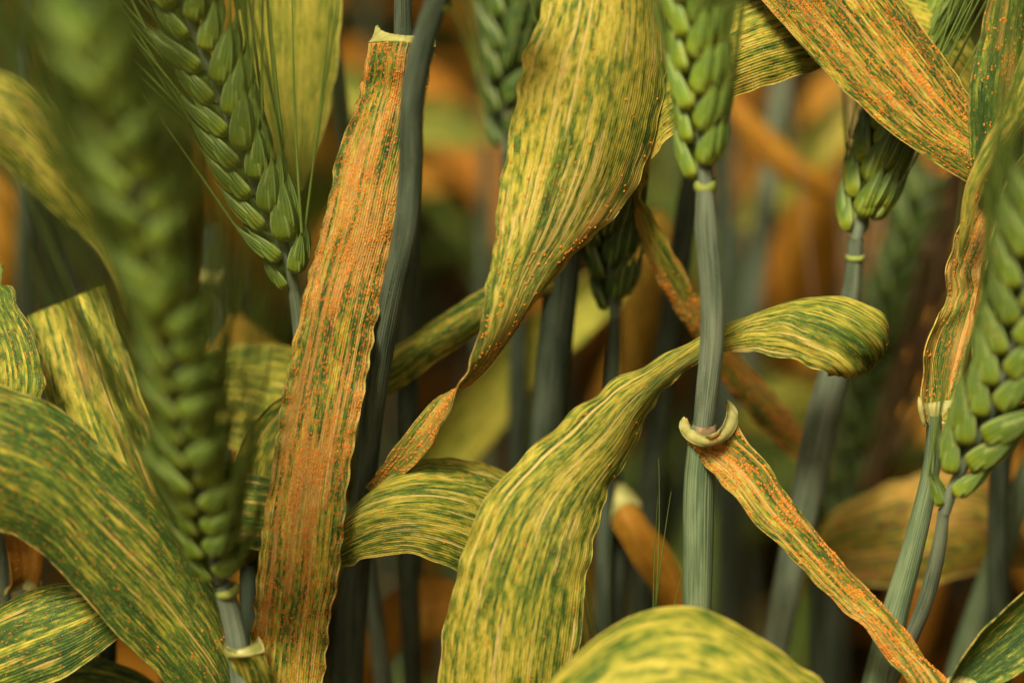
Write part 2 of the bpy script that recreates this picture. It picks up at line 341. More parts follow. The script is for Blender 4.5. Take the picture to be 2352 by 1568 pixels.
    if pust:      # raised rust pustules, strung along the veins
        N = int(pust * length / MM * wd.mean()); rg = np.random.default_rng(seed + 77); got = []
        pu = rg.uniform(0.015, 0.985, N * 5); pv = rg.uniform(0.01, 0.99, N * 5)
        iu = np.clip((pu * (nu - 1)).astype(int), 0, nu - 2); iv = np.clip((pv * (nv - 1)).astype(int), 0, nv - 2)
        x_ = (pu - 0.5) * W; x_ = np.round(x_ / 0.42) * 0.42 + rg.normal(0, 0.07, len(x_)); pu = np.clip(x_ / W + 0.5, 0.012, 0.988)
        y_ = np.interp(pv, q, ym)
        den = 0.05 + 0.9 * ru[iv, iu] + 0.5 * sm(0.5, 0.85, vn(np.round(x_ / 0.42) * 2.3, y_ * 0.16, seed + 31))
        if rustrows is not None: den = den * np.interp(pv, np.linspace(0, 1, len(rustrows)), rustrows)
        den = den * (0.15 + 1.3 * sm(0.35, 0.75, vn(x_ * 0.9, y_ * 0.33, seed + 41)))
        if not rust: den = 0.01 + sm(0.5, 0.8, vn(np.round(x_ / 0.42) * 1.3, y_ * 0.10, seed + 31)) * sm(0.45, 0.7, vn(x_ * 0.7, y_ * 0.3, seed + 43))
        keep = rg.uniform(0, 1.3, len(pu)) < den; pu, pv = pu[keep][:N], pv[keep][:N]
        fu = pu * (nu - 1); fv = pv * (nv - 1); iu = np.clip(fu.astype(int), 0, nu - 2); iv = np.clip(fv.astype(int), 0, nv - 2)
        a = (fu - iu)[:, None]; b = (fv - iv)[:, None]
        bl = lambda G: (G[iv, iu] * (1 - a) + G[iv, iu + 1] * a) * (1 - b) + (G[iv + 1, iu] * (1 - a) + G[iv + 1, iu + 1] * a) * b
        pc = bl(c) ; pn = unit(bl(nn)); pt = unit(bl(np.broadcast_to(tg[:, None], c.shape))); ps = np.cross(pn, pt)
        flip = np.where((pn * (pc - CPOS)).sum(1) > 0, -1.0, 1.0)[:, None]; pn = pn * flip
        n_ = len(pu); ln = rg.uniform(0.17, 0.34, (n_, 1)) * MM * psize; w_ = rg.uniform(0.12, 0.20, (n_, 1)) * MM * psize; hh = rg.uniform(0.10, 0.2, (n_, 1)) * MM * psize
        ang = np.arange(6) * math.pi / 3
        ring0 = pc[:, None] + pn[:, None] * (th * 0.8) + pt[:, None] * (ln * np.cos(ang))[..., None] + ps[:, None] * (w_ * np.sin(ang))[..., None]
        ring1 = pc[:, None] + pn[:, None] * (th + hh)[:, None] * 0.85 + pt[:, None] * (ln * 0.65 * np.cos(ang))[..., None] + ps[:, None] * (w_ * 0.65 * np.sin(ang))[..., None]
        tp = (pc + pn * (th + hh * 1.15))[:, None]
        V = np.concatenate([ring0, ring1, tp], 1).reshape(-1, 3) - o
        ff = []
        for z in range(6):
            z2 = (z + 1) % 6; ff += [(z, z2, 6 + z2), (z, 6 + z2, 6 + z), (6 + z, 6 + z2, 12)]
        FF = (np.arange(n_)[:, None, None] * 13 + np.array(ff)[None]).reshape(-1, 3)
        po = link('rust_pustules', mesh('rust_pustules', V, FF, None, None, M['rust']), None, ob); po['kind'] = 'stuff'
    if collar:    # the pale thickened band where blade meets sheath
        nb = max(3, int(collar / MM / (length / MM) * nv)); cc = c[:nb]; cn = nn[:nb]; tt = np.linspace(0, 1, nb)[:, None, None]
        big = (0.14 + 0.24 * np.sin(math.pi * np.clip(tt * 1.0, 0, 1)) ** 0.7) * MM
        lip = -tg[:nb, None] * (1 - tt) ** 2 * 0.6 * MM
        edgeout = unit(r - l)[:nb, None] * (s * 0.35)[None, :, None] * MM
        V = np.concatenate([(cc + cn * big + lip + edgeout).reshape(-1, 3), (cc - cn * big + lip + edgeout).reshape(-1, 3)]) - o; n0 = nb * nu
        f1 = grid_faces(nb, nu); f2 = grid_faces(nb, nu, n0)[:, ::-1]
        i = np.arange(nb - 1) * nu; e1 = np.stack([i, i + nu, i + nu + n0, i + n0], -1); j = i + nu - 1; e2 = np.stack([j + nu, j, j + n0, j + nu + n0], -1)
        k = np.arange(nu - 1); e3 = np.stack([k + 1, k, k + n0, k + 1 + n0], -1); k2 = k + (nb - 1) * nu; e4 = np.stack([k2, k2 + 1, k2 + 1 + n0, k2 + n0], -1)
        link('collar', mesh('collar', V, np.concatenate([f1[:, ::-1], f2[:, ::-1], e1, e2, e3, e4]), None, None, M['cream']), None, ob)
    return ob

# ------------------------------------------------------------------ ears
PT = [0, .05, .16, .32, .48, .62, .73, .82, .90, 1]; PW = [.34, .76, 1, .97, .80, .55, .33, .15, .075, .025]
def scale_geo(base, fan, tiltx, Ln, W, H, beak=0.0, na=12, nt=13, keel=0.28, curve=1.0, face=0.0):
    """one glume or lemma, mm: long axis z, outer face +x, fanned in y"""
    t = np.linspace(0, 1, nt); p = np.interp(t, PT, PW); a = np.linspace(0, 2 * math.pi, na + 1)
    ca, sa = np.cos(a), np.sin(a)
    prof = np.where(ca > 0, ca, ca * 0.45) + keel * np.exp(-((np.minimum(a, 2 * math.pi - a)) / 0.35) ** 2)
    x = H * p[:, None] * prof[None] - curve * (t ** 2)[:, None]; y = W * p[:, None] * sa[None]; z = (Ln + beak * 0) * t[:, None] + 0 * x
    v = np.stack([x, y, z], -1)
    R = Matrix.Rotation(tiltx, 3, 'Y') @ Matrix.Rotation(face, 3, 'Z'); R = Matrix.Rotation(fan, 3, 'X') @ R
    R = np.array(R); v = v @ R.T + np.array(base); tip = np.array([-curve, 0, Ln]) @ R.T + np.array(base)
    uv = np.stack([np.broadcast_to(a / (2 * math.pi), x.shape), np.broadcast_to(t[:, None], x.shape)], -1)
    return v.reshape(-1, 3), uv.reshape(-1, 2), grid_faces(nt, na + 1), tip
def spikelet_mesh(name, seed, mat):
    rg = random.Random(seed); parts = []; tips = []
    j = lambda s: rg.uniform(-s, s)
    spec = [((0.5, -1.15, 0.0), 0.14 + j(.05), 0.10, 9.4 + j(.7), 2.2, 1.4, 0, -1.12),
            ((0.5, 1.15, 0.2), -0.14 + j(.05), 0.10, 9.4 + j(.7), 2.2, 1.4, 0, 1.12),
            ((0.9, -1.0, 1.2), 0.20 + j(.05), 0.20, 10.4 + j(.6), 1.7, 1.35, 1, -0.85),
            ((0.9, 1.0, 1.5), -0.20 + j(.05), 0.20, 10.4 + j(.6), 1.7, 1.35, 1, 0.85),
            ((1.3, -0.5, 2.2), 0.07 + j(.05), 0.28, 9.6 + j(.6), 1.5, 1.25, 1, -0.4),
            ((1.3, 0.5, 2.6), -0.07 + j(.06), 0.28, 9.2 + j(.6), 1.5, 1.25, 1, 0.4)]
    V, U, F, off = [], [], [], 0
    for b, fan, tx, Ln, W, H, aw, face in spec:
        v, uv, f, tip = scale_geo(b, fan, tx, Ln, W, H, face=face); V.append(v); U.append(uv); F.append(f + off); off += len(v)
        if aw: tips.append(tip)
    me = mesh(name, np.concatenate(V) * MM, np.concatenate(F), np.concatenate(U), mat=M[mat]); return me, [np.array(t_) * MM for t_ in tips]
def awn_mesh(seed, mat, r0=0.19, nseg=12):
    rg = random.Random(seed); L_ = 0.06; t = np.linspace(0, 1, nseg); bx, by = rg.uniform(-.05, .05), rg.uniform(-.05, .05); a = np.arange(5) * 2 * math.pi / 5
    c = np.stack([bx * L_ * t ** 2, by * L_ * t ** 2, L_ * t], -1); r = (r0 * (1 - 0.85 * t)) * MM
    v = c[:, None] + r[:, None, None] * np.stack([np.cos(a), np.sin(a), 0 * a], -1)[None]
    return mesh('awn', v.reshape(-1, 3), grid_faces(nseg, 5, 0, True), mat=M[mat])
SPIK = {k: [spikelet_mesh('spikelet', s, k) for s in range(4)] for k in ('scale', 'scale_shaded', 'scale_lime')}
AWN = {k: [awn_mesh(s, k) for s in range(6)] for k in ('awn', 'awn_pink')}

def ear(pl, pix, kind='scale', roll=0.6, pitch=2.8, size=1.0, awn=0.055, spread=0.20, awnp=0.75, seed=1, tilt=0.42, amat='awn', first=0.62, nmax=40, awnw=1.0, jit=1.0):
    """pix: axis from its base upwards with depths"""
    pts = np.array([P(*p) for p in pix]); t = chord(pts); rg = random.Random(seed)
    me, _ = tube_mesh(pts, [0.0009] * len(pts), M['stem'], pl, 'ear', n=8)
    er = link('ear', me, None, pl)
    n = min(nmax, int(t[-1] / (pitch * size * MM))); o = org(pl)
    for i in range(n):
        s = (0.4 + i) * pitch * size * MM
        p = spl(t, pts, np.array([s]))[0]; p2 = spl(t, pts, np.array([min(s + 0.003, t[-1])]))[0]; tg = unit(p2 - p) if np.linalg.norm(p2 - p) > 1e-6 else tg
        side = -unit(np.cross(tg, FWD)); nor = unit(np.cross(side, tg))       # nor points at the viewer
        if np.dot(nor, FWD) > 0: nor = -nor
        sg = 1 if i % 2 else -1; ro = roll + rg.uniform(-.2, .2) * jit
        X = sg * (math.cos(ro) * side + math.sin(ro) * nor)
        k = size * (first + (1 - first) * min(1, i / 3.0)) * rg.uniform(0.9, 1.1)
        if n < nmax and i > n - 4: k *= 0.9 - 0.06 * (i - n + 4)
        tl = tilt + rg.uniform(-.11, .11) * jit; Z = unit(math.cos(tl) * tg + math.sin(tl) * X); X2 = unit(X - np.dot(X, Z) * Z); Y = np.cross(Z, X2)
        m3 = np.stack([X2, Y, Z], 1) * k; pos = p + X * 0.0007 - o
        sm_, tips = SPIK[kind][rg.randrange(4)]
        ob = link('spikelet', sm_, None, er); ob.matrix_local = Matrix([[*map(float, m3[r]), float(pos[r])] for r in range(3)] + [[0, 0, 0, 1]])
        for tp in tips:
            if awn <= 0 or rg.random() > awnp: continue
            w = m3 @ tp + pos; dz = unit(tg * 1.0 + X * rg.uniform(0.3, 1.0) * spread + Y * rg.uniform(-1, 1) * spread * 0.8 + 0.15 * Z)
            dx = unit(np.cross(dz, FWD)); dy = np.cross(dz, dx); a = rg.uniform(0, 6.28); ex = math.cos(a) * dx + math.sin(a) * dy; ey = np.cross(dz, ex)
            ls = awn / 0.06 * rg.uniform(0.75, 1.15); mm = np.stack([ex * awnw, ey * awnw, dz * ls], 1); w = w - dz * 0.0012
            ao = link('awn', AWN[amat][rg.randrange(6)], None, er); ao.matrix_local = Matrix([[*map(float, mm[r]), float(w[r])] for r in range(3)] + [[0, 0, 0, 1]])
    return er

def ring(pl, px, py, d, w, h, mat='node', name='node', parent=None, tiltpx=0.0):
    """swollen node or collar ring round a stalk"""
    a = np.array([P(px - tiltpx, py - h, d - h * DROP), P(px - tiltpx * .5, py - h * .5, d - h * .5 * DROP), P(px, py, d), P(px + tiltpx * .5, py + h * .5, d + h * .5 * DROP), P(px + tiltpx, py + h, d + h * DROP)])
    r = np.array([w * .86, w * .98, w, w * .98, w * .84]) * 0.5 * PXM
    me, _ = tube_mesh(a, r, M[mat], pl, name, step=0.0003); return link(name, me, None, parent or pl)

# ------------------------------------------------------------------ leaf materials
def lm(key, *a, **k): M[key] = leaf_mat('blade_' + key, *a, **k)
lm('rusty', 1.0, bias=-0.02, tan=0.55, cell=0.40, speck=0.9)
lm('striped', 21.0, bias=0.035, tan=0.62, speck=0.52, cell=0.40, tanc=(0.62, 0.47, 0.13))
lm('mottled', 41.0, bias=0.000, tan=0.40, speck=0.57, cell=0.40)
lm('yellow', 61.0, bias=0.034, tan=0.50, speck=0.52, cell=0.40, tanc=(0.62, 0.47, 0.13))
lm('greenish', 81.0, bias=-0.035, tan=0.30, speck=0.52)
lm('diag', 101.0, bias=-0.025, contrast=1.4, tan=0.45, speck=0.9, cell=0.40, tanc=(0.58, 0.38, 0.09))
lm('collared', 121.0, bias=-0.01, cell=0.40, tan=0.75, speck=0.8)
lm('pale', 141.0, bias=0.075, contrast=0.55, tan=0.1, speck=0.0, tint=(0.95, 1.0, 1.0))
lm('front', 161.0, bias=0.05, tan=0.25, speck=0.0, cell=0.7)
lm('orange', 181.0, bias=0.03, tan=0.6, speck=1.0, dead=0.75)
lm('darkleaf', 201.0, bias=-0.06, tan=0.25, speck=0.4)
lm('wide', 221.0, bias=-0.03, cell=0.40, tan=0.32, speck=0.57)
lm('lemon', 241.0, bias=0.045, cell=0.40, tan=0.40, speck=0.37)
lm('litter', 281.0, bias=0.0, tan=0.2, speck=0.3, dead=0.9, tint=(0.80, 0.72, 0.6), trans=0.15)
lm('straw', 261.0, bias=0.03, tan=0.4, speck=0.4, dead=0.6)

# ------------------------------------------------------------------ ground
def ground():
    n = 121; g = np.sinh(np.linspace(-5.2, 5.2, n)) / math.sinh(5.2)
    X, Y = np.meshgrid(g * 60, g * 60 + 1.6); X = X.T; Y = Y.T
    Z = 0.018 * (vn(X * 9, Y * 9, 1) - 0.5) + 0.012 * (vn(X * 31, Y * 31, 2) - 0.5) - 0.012
    v = np.stack([X, Y, Z], -1).reshape(-1, 3)
    o = link('ground', mesh('ground', v, grid_faces(n, n)[:, ::-1]), M['soil'], None); o['kind'] = 'structure'; o['label'] = 'reddish brown field soil'
ground()

# ------------------------------------------------------------------ the wheat field behind and around (one mass)
def field():
    rg = np.random.default_rng(5); V, F, MI, UVs, off = [], [], [], [], 0
    def add(v, f, mi, uv):
        nonlocal off
        V.append(v); F.append(f + off); MI.append(np.full(len(f), mi)); UVs.append(uv); off += len(v)
    pos = []
    for row in np.arange(0.70, 4.2, 0.13):
        k = int((230 if row < 1.4 else 115) + 12 * row); xs = rg.uniform(-1.3 - 0.25 * row, 1.3 + 0.25 * row, k)
        pos += [(x, row + rg.normal(0, 0.022)) for x in xs]
    for row in np.arange(-0.6, 0.78, 0.15):                      # the same rows beside the camera
        for sgn in (-1, 1): pos += [(sgn * rg.uniform(0.23, 1.3), row + rg.normal(0, 0.022)) for _ in range(30)]
    low = [(rg.uniform(-0.3, 0.3), row + rg.normal(0, 0.02)) for row in np.arange(-0.1, 0.66, 0.075) for _ in range(16)]     # short tillers under the ones in view
    for ip, (x, y) in enumerate(pos + low):
        hgt = rg.uniform(0.62, 0.76) if ip < len(pos) else rg.uniform(0.22, 0.34); lean = rg.normal(0, 0.05, 2); t = np.linspace(0, 1, 5)
        c = np.stack([x + lean[0] * t ** 2, y + lean[1] * t ** 2, hgt * t - 0.01], -1); a = np.arange(5) * 2 * math.pi / 5
        v = c[:, None] + 0.0019 * np.stack([np.cos(a), np.sin(a), 0 * a], -1)[None]; f = grid_faces(5, 5, 0, True)
        add(v.reshape(-1, 3), f, 0, np.stack([np.tile(a * 2, 5), np.repeat(t * hgt * 1000, 5)], -1))
        for k in range(rg.integers(5, 8)):
            hz = hgt * rg.uniform(0.12, 0.92); az = rg.uniform(0, 2 * math.pi); L_ = rg.uniform(0.13, 0.26); w0 = rg.uniform(0.0045, 0.010)
            s = np.linspace(0, 1, 9); e0 = rg.uniform(0.6, 1.35); bend = rg.uniform(1.2, 3.2); el = e0 - bend * s
            dr = np.cumsum(np.cos(el)) * L_ / 9; dz = np.cumsum(np.sin(el)) * L_ / 9; p0 = np.array([np.interp(hz, c[:, 2], c[:, 0]), np.interp(hz, c[:, 2], c[:, 1]), hz])
            ax = np.array([math.cos(az), math.sin(az), 0]); cr = np.array([-math.sin(az), math.cos(az), 0])
            m = p0 + dr[:, None] * ax + dz[:, None] * np.array([0, 0, 1]); m[:, 2] = np.maximum(m[:, 2], 0.004)
            tw = rg.uniform(-1.5, 1.5) * s; cd = np.cos(tw)[:, None] * cr + np.sin(tw)[:, None] * np.array([0, 0, 1])
            w = w0 * (np.minimum(1, 0.55 + 2 * s) * np.sqrt(np.clip(1 - s ** 3, 0.02, 1)))[:, None]
            v = np.stack([m - cd * w, m + cd * w], 1).reshape(-1, 3); low = hz < 0.45 * hgt
            mi = rg.choice([1, 2, 3], p=[0.62, 0.28, 0.10] if low else [0.22, 0.38, 0.40])
            add(v, grid_faces(9, 2), mi, np.stack([np.tile([-w0 * 1000, w0 * 1000], 9), np.repeat(s * L_ * 1000, 2)], -1))
        # ear
        s = np.linspace(0, 1, 8); rr = 0.0062 * np.sin(math.pi * np.clip(s * 0.92 + 0.06, 0, 1)) ** 0.6 * (1 + 0.25 * np.sin(s * 60)); top = c[-1]
        cc = top + s[:, None] * np.array([lean[0] * 0.12, lean[1] * 0.12, 0.085]); v = cc[:, None] + rr[:, None, None] * np.stack([np.cos(a), np.sin(a), 0 * a], -1)[None]
        add(v.reshape(-1, 3), grid_faces(8, 5, 0, True), 4, np.stack([np.tile(a, 8), np.repeat(s * 3, 5)], -1))
    me = mesh('wheat_field', np.concatenate(V), np.concatenate(F), np.concatenate(UVs)); me.polygons.foreach_set('material_index', np.concatenate(MI).astype(np.int32))
    for k in ('stem_dark', 'litter', 'orange', 'darkleaf', 'scale_shaded'): me.materials.append(M[k])
    o = link('wheat_field', me, None, None); o['kind'] = 'stuff'; o['label'] = 'blurred mass of green and rust brown wheat filling the background'; o['category'] = 'wheat field'
field()

# ------------------------------------------------------------------ the plants in view
# A: the long rust-covered blade with its stem
pix = [(925, -160), (925, 0), (927, 100), (936, 300), (943, 600), (936, 950), (938, 1300), (948, 1568), (950, 1760)]
pl = plant('wheat plant whose long hanging leaf is covered in orange rust from cream collar down', base_of(pix, 3, 90))
stem(pl, pix, 3, [40, 40, 46, 48, 50, 52, 50, 48, 48], 'stem_dark', 90, seed=3)
blade(pl, [(876, 66, 6, 978, 80, 7, 0, 0, 30, -9), (850, 104, 2, 996, 116, 3, 1, 0, 10, -5), (842, 145, 0, 986, 150, 1, 2, 0, 0, -2), (832, 190, 0, 980, 200, 1, 2.6), (797, 290, -1, 970, 300, 0, 2), (766, 390, -2, 950, 400, -1, 1.5),
           (746, 500, -3, 925, 500, -2, 1.2), (720, 600, -3, 896, 610, -2, 1.2), (692, 700, -4, 872, 710, -3, 1), (665, 830, -4, 848, 830, -3, 1), (641, 950, -4, 828, 950, -4, 1),
           (627, 1060, -4, 806, 1060, -4, 1), (605, 1200, -3, 790, 1200, -4, 1), (592, 1320, -3, 776, 1320, -3, 1), (580, 1440, -2, 755, 1440, -2, 1.2), (570, 1568, -1, 740, 1568, -1, 1.4),
           (562, 1750, 2, 720, 1750, 2, 1.4), (580, 1980, 8, 690, 1980, 8, 1), (625, 2200, 18, 640, 2200, 18, 0)],
      'rusty', nu=64, ripple=0.65, seed=12, rust=0.95, rustrows=[.6, .85, 1, 1, 1.1, 1.1, 1.05, 1, .95, .9, .8, .7, .6, .5, .5], pust=2.3, psize=0.72, collar=0.0062, wave=1.3, edge=0.5,
      bias=[-.2, -.1, 0, 0, 0, 0, 0, .1, .2, .4, .7, .9, .9, .6, .5])
ring(pl, 927, 86, 3, 54, 8, 'ligule', 'ligule')

# B: bare bowed stalk crossing in front of the rusty blade
pix = [(1018, -30, -26), (998, 20, -24), (962, 140, -20), (945, 260, -16), (944, 380, -12), (930, 540, -8), (900, 680, -3), (874, 820, 3), (853, 960, 8), (839, 1100, 13), (828, 1210, 16), (810, 1380, 20), (797, 1568, 25), (790, 1700, 28)]
pl = plant('bare bowed blue green stalk crossing in front of the rust covered leaf', base_of(pix, 0))
stem(pl, pix, 0, [54, 52, 54, 54, 54, 56, 56, 57, 56, 56, 62, 72, 78, 78], 'stem_dark', seed=8)
ring(pl, 1008, 3, -24, 66, 10, 'node', 'node', tiltpx=-9)
ear(pl, [(1012, -5, -24.5), (1040, -80, -28), (1075, -200, -33), (1105, -330, -38)], 'scale_lime', roll=0.5, seed=31, awn=0)

# H: blurred ear in front, lower left
pix = [(506, 1340), (528, 1400), (545, 1480), (556, 1568), (562, 1720)]
pl = plant('out of focus awned wheat ear leaning across the fold of a yellow leaf', base_of(pix, -14))
stem(pl, pix, -14, [40, 46, 50, 52, 56], 'stem', seed=5)
ring(pl, 522, 1356, -14, 56, 9, 'node', 'node', tiltpx=4)
ear(pl, [(500, 1335, -15), (478, 1200, -25), (452, 1050, -37), (425, 880, -49), (385, 680, -61), (335, 470, -72), (280, 260, -82), (215, 60, -91), (165, -100, -98), (130, -230, -103)],
    'scale_lime', roll=0.4, size=1.0, pitch=2.7, jit=1.7, awn=0.10, spread=0.34, awnp=0.9, awnw=1.4, seed=3, tilt=0.30)
blade(pl, [(526, 1472, -8, 588, 1466, -7, 0, 0, 16, -7), (528, 1500, -10, 600, 1494, -9, 1, 0, 8, -4), (536, 1530, -11, 612, 1522, -10, 2), (560, 1580, -8, 640, 1575, -6, 2), (610, 1680, 0, 690, 1670, 2, 2), (690, 1860, 12, 750, 1850, 12, 1), (780, 2050, 22, 790, 2045, 22, 0)], 'yellow', seed=44, collar=0.0042)

# I: sharp ear left of the rusty blade
pix = [(672, 655), (684, 720), (692, 800), (700, 1000), (700, 1300), (690, 1568), (688, 1700)]
pl = plant('awned green wheat ear tucked behind the wavy edge of the rust covered leaf', base_of(pix, 6))
stem(pl, pix, 6, [24, 32, 36, 40, 44, 46, 46], 'stem', seed=6)
ear(pl, [(676, 672, 6.5), (664, 600, 4), (630, 520, 2), (590, 430, 0), (546, 320, -3), (500, 200, -6), (452, 80, -9), (405, -40, -13), (360, -160, -17), (330, -250, -20)], 'scale', roll=0.34, size=1.0, pitch=2.75,
    awn=0.075, spread=0.42, awnp=0.55, awnw=1.4, seed=5, tilt=0.27)

# J: pale broad leaf hanging behind that ear
pix = [(700, -330), (735, -120), (760, 60), (800, 440), (803, 900), (760, 1150), (700, 1568), (690, 1700)]
pl = plant('broad pale green leaf hanging tip down behind the sharp awned ear', base_of(pix, 34, 0))
stem(pl, pix, 34, 40, 'stem', 0, seed=2)
blade(pl, [(670, -330, 30, 740, -330, 30, 2), (590, -230, 24, 780, -240, 26, 2), (548, -100, 20, 786, -100, 22, 2), (545, 0, 19, 783, 0, 21, 2), (549, 110, 19, 778, 110, 21, 2), (562, 205, 19, 766, 205, 21, 2), (592, 300, 19, 746, 290, 20, 1.5),
           (640, 385, 19, 718, 372, 19, 1), (684, 440, 19, 694, 438, 19, 0)], 'pale', seed=51)

# D: broad mottled blade sweeping in from the left
pix = [(598, 1960), (600, 2080)]
pl = plant('broad green and yellow mottled leaf sweeping down past the base of the blurred ear', base_of(pix, 6))
stem(pl, pix, 6, 50, 'stem')
blade(pl, [(-420, 1330, -26, -380, 1230, -26, 1), (-250, 1190, -20, -230, 930, -22, 3), (-110, 1180, -17, -105, 872, -17, 4), (0, 1215, -14, 0, 886, -14, 4.5), (90, 1265, -12, 112, 925, -12, 4.5), (200, 1380, -9, 230, 1018, -10, 4), (290, 1475, -7, 330, 1112, -8, 3.5),
           (380, 1568, -4, 420, 1220, -6, 3), (450, 1650, -2, 495, 1345, -3, 3), (500, 1740, 0, 543, 1470, 0, 2.5), (545, 1850, 3, 590, 1620, 2, 2), (570, 1930, 5, 625, 1800, 5, 1), (580, 1970, 6, 622, 1965, 6, 1)],
      'wide', nu=48, seed=7, pust=0.10, psize=0.85, ripple=0.2, warp=0.5)

# E: wavy leaf at the far left
pix = [(-190, 1130), (-195, 1400), (-195, 1700)]
pl = plant('leaf with wavy crinkled margin hanging above the broad mottled leaf', base_of(pix, -4))
stem(pl, pix + [], -4, 50, 'stem')
blade(pl, [(-200, 1125, -4, -160, 1140, -4, 1), (-190, 1040, -5, -20, 1060, -4, 2), (-175, 960, -5, 70, 985, -3, 3), (-165, 890, -5, 100, 915, -3, 3), (-165, 820, -5, 102, 850, -3, 3), (-160, 740, -4, 80, 770, -2, 3), (-150, 660, -2, 48, 708, 0, 3), (-130, 590, 2, 15, 648, 4, 3), (-110, 540, 8, -20, 600, 10, 2), (-90, 520, 14, -70, 560, 14, 0)],
      'mottled', seed=61, ripple=0.9, warp=0.9, wave=0.75)

# F: sharply folded yellow leaf
pix = [(380, 1240), (385, 1400), (390, 1640)]
pl = plant('yellow striped leaf folded sharply over to one straight top edge', base_of(pix, 36))
stem(pl, pix, 36, 46, 'stem_dark')
blade(pl, [(362, 1245, 36, 402, 1240, 36, 1), (300, 1100, 35, 400, 1080, 33, 1), (215, 930, 33, 358, 930, 31, 1), (130, 790, 27, 296, 775, 27, .6), (78, 735, 20, 250, 685, 21, .3), (64, 727, 17, 237, 657, 17, .1), (66, 735, 14.5, 240, 668, 15, .3), (80, 790, 12, 262, 725, 13, 1),
           (100, 880, 10, 290, 805, 11, 1.5), (130, 980, 9, 330, 920, 10, 2), (170, 1080, 9, 374, 1035, 10, 2), (220, 1190, 10, 415, 1140, 11, 2), (300, 1320, 12, 440, 1270, 13, 1), (400, 1430, 16, 420, 1420, 16, 0)], 'lemon', nu=40, seed=71, rust=0.5, rustrows=[.2, .3, .4, .2, .2, .3, .6, .9, 1, 1], warp=0.2)

# G: blurred leaf at upper left
pix = [(-260, 430), (-270, 800), (-270, 1300), (-270, 1700)]
pl = plant('blurred yellow mottled leaf arching down behind the awns of the out of focus ear', base_of(pix, 40))
stem(pl, pix, 40, 48, 'stem')
blade(pl, [(-275, 425, 40, -240, 415, 40, 1), (-190, 360, 38, -160, 170, 38, 3), (-85, 345, 36, -75, 140, 36, 4), (0, 372, 34, 0, 163, 34, 4), (58, 425, 34, 70, 192, 34, 4), (110, 475, 34, 128, 250, 34, 4), (160, 515, 35, 172, 330, 35, 3), (215, 565, 37, 212, 433, 37, 2), (260, 640, 40, 258, 540, 40, 1), (292, 720, 42, 300, 690, 42, 0)], 'lemon', seed=81)

# K: the great central blade that narrows to a twist
pix = [(1392, -330), (1375, -100), (1345, 150), (1310, 420), (1290, 640), (1270, 850), (1252, 1050), (1225, 1400), (1200, 1700)]
pl = plant('widest yellow striped leaf narrowing downwards into a rusty twist', base_of(pix, 24, 700))
stem(pl, pix, 24, [44, 46, 60, 76, 84, 84, 82, 76, 70], 'stem_dark', 700, seed=12)
blade(pl, [(1370, -345, 2, 1420, -345, 2, 2), (1320, -240, -6, 1480, -240, -6, 3), (1283, -110, -8, 1512, -120, -5, 4), (1250, 0, -8, 1524, 0, -3, 5), (1205, 125, -8, 1532, 140, -2, 5.5), (1178, 260, -7, 1508, 290, -1, 5), (1155, 400, -6, 1466, 415, 0, 4), (1138, 520, -6, 1398, 512, 0, 3),
           (1122, 620, -6, 1312, 592, 0, 2.4), (1105, 720, -7, 1225, 695, 0, 2), (1084, 810, -7, 1150, 797, 2, 1.2), (1064, 862, -7, 1082, 880, 4, .5), (1046, 905, -6, 1026, 903, 5, .2), (1020, 965, -4, 985, 932, 4, .5), (985, 1030, 0, 933, 990, 3, .8), (930, 1088, 4, 880, 1066, 5, .6), (860, 1140, 8, 842, 1118, 8, 0)],
      'striped', nu=56, seed=9, rust=0.75, rustrows=[0, 0, .1, .2, .3, .5, .7, .8, 1, 1.2, 1.3], pust=0.5, ripple=0.25, warp=0.4, bias=[.5, .4, .3, .2, .1, 0, -.1, -.1, -.1, 0, 0])
blade(pl, [(1290, 620, 22, 1300, 665, 22, 1), (1195, 632, 20, 1225, 690, 20, 2), (1105, 668, 18, 1122, 748, 18, 3), (1040, 706, 18, 1062, 792, 18, 3), (975, 750, 19, 1000, 832, 18, 3), (900, 800, 20, 900, 905, 19, 3), (838, 850, 21, 832, 950, 21, 3), (770, 905, 23, 760, 990, 23, 2), (715, 965, 25, 705, 990, 25, 0)], 'mottled', seed=91, rust=.3)

# M: the blade that rises from the bottom, bends right and curls at its tip
pix = [(1172, 2015), (1172, 2140)]
pl = plant('long yellow green leaf passing behind the collared stalk to a puckered curled tip', base_of(pix, 14))
stem(pl, pix, 14, 52, 'stem')
blade(pl, [(1960, 812, 10, 1914, 842, 8, 1), (2022, 795, 7, 1914, 852, 4, 2), (2041, 760, 3, 1908, 860, 0, 3), (2018, 714, -1, 1899, 861, -3, 3.5), (1962, 687, -1, 1878, 850, -4, 4), (1890, 682, 1, 1830, 828, -4, 4), (1800, 697, 3, 1742, 808, -2, 3), (1700, 732, 3, 1672, 806, 1, 2),
           (1600, 778, 2, 1598, 836, 2, 1.2), (1490, 832, 0, 1530, 892, 3, 1.5), (1390, 886, -2, 1484, 956, 4, 2.4), (1300, 962, -5, 1452, 1030, 4, 3), (1200, 1045, -6, 1408, 1108, 1, 4), (1110, 1155, -7, 1376, 1190, -2, 4.5), (1055, 1290, -7, 1356, 1290, -4, 4.5), (1025, 1420, -6, 1337, 1420, -5, 4),
           (1012, 1568, -4, 1316, 1568, -4, 3.5), (1022, 1720, 2, 1290, 1720, 2, 3), (1080, 1900, 9, 1245, 1900, 9, 2), (1145, 2020, 14, 1196, 2020, 14, 1)],
      'yellow', nu=60, seed=14, crumple=(0.0, 0.16, 1.1), pust=0.10, psize=0.8, ripple=0.45, warp=0.45, bias=[0, 0, 0, 0, 0, 0, .05, .1, .15, .15, .1, 0, 0])

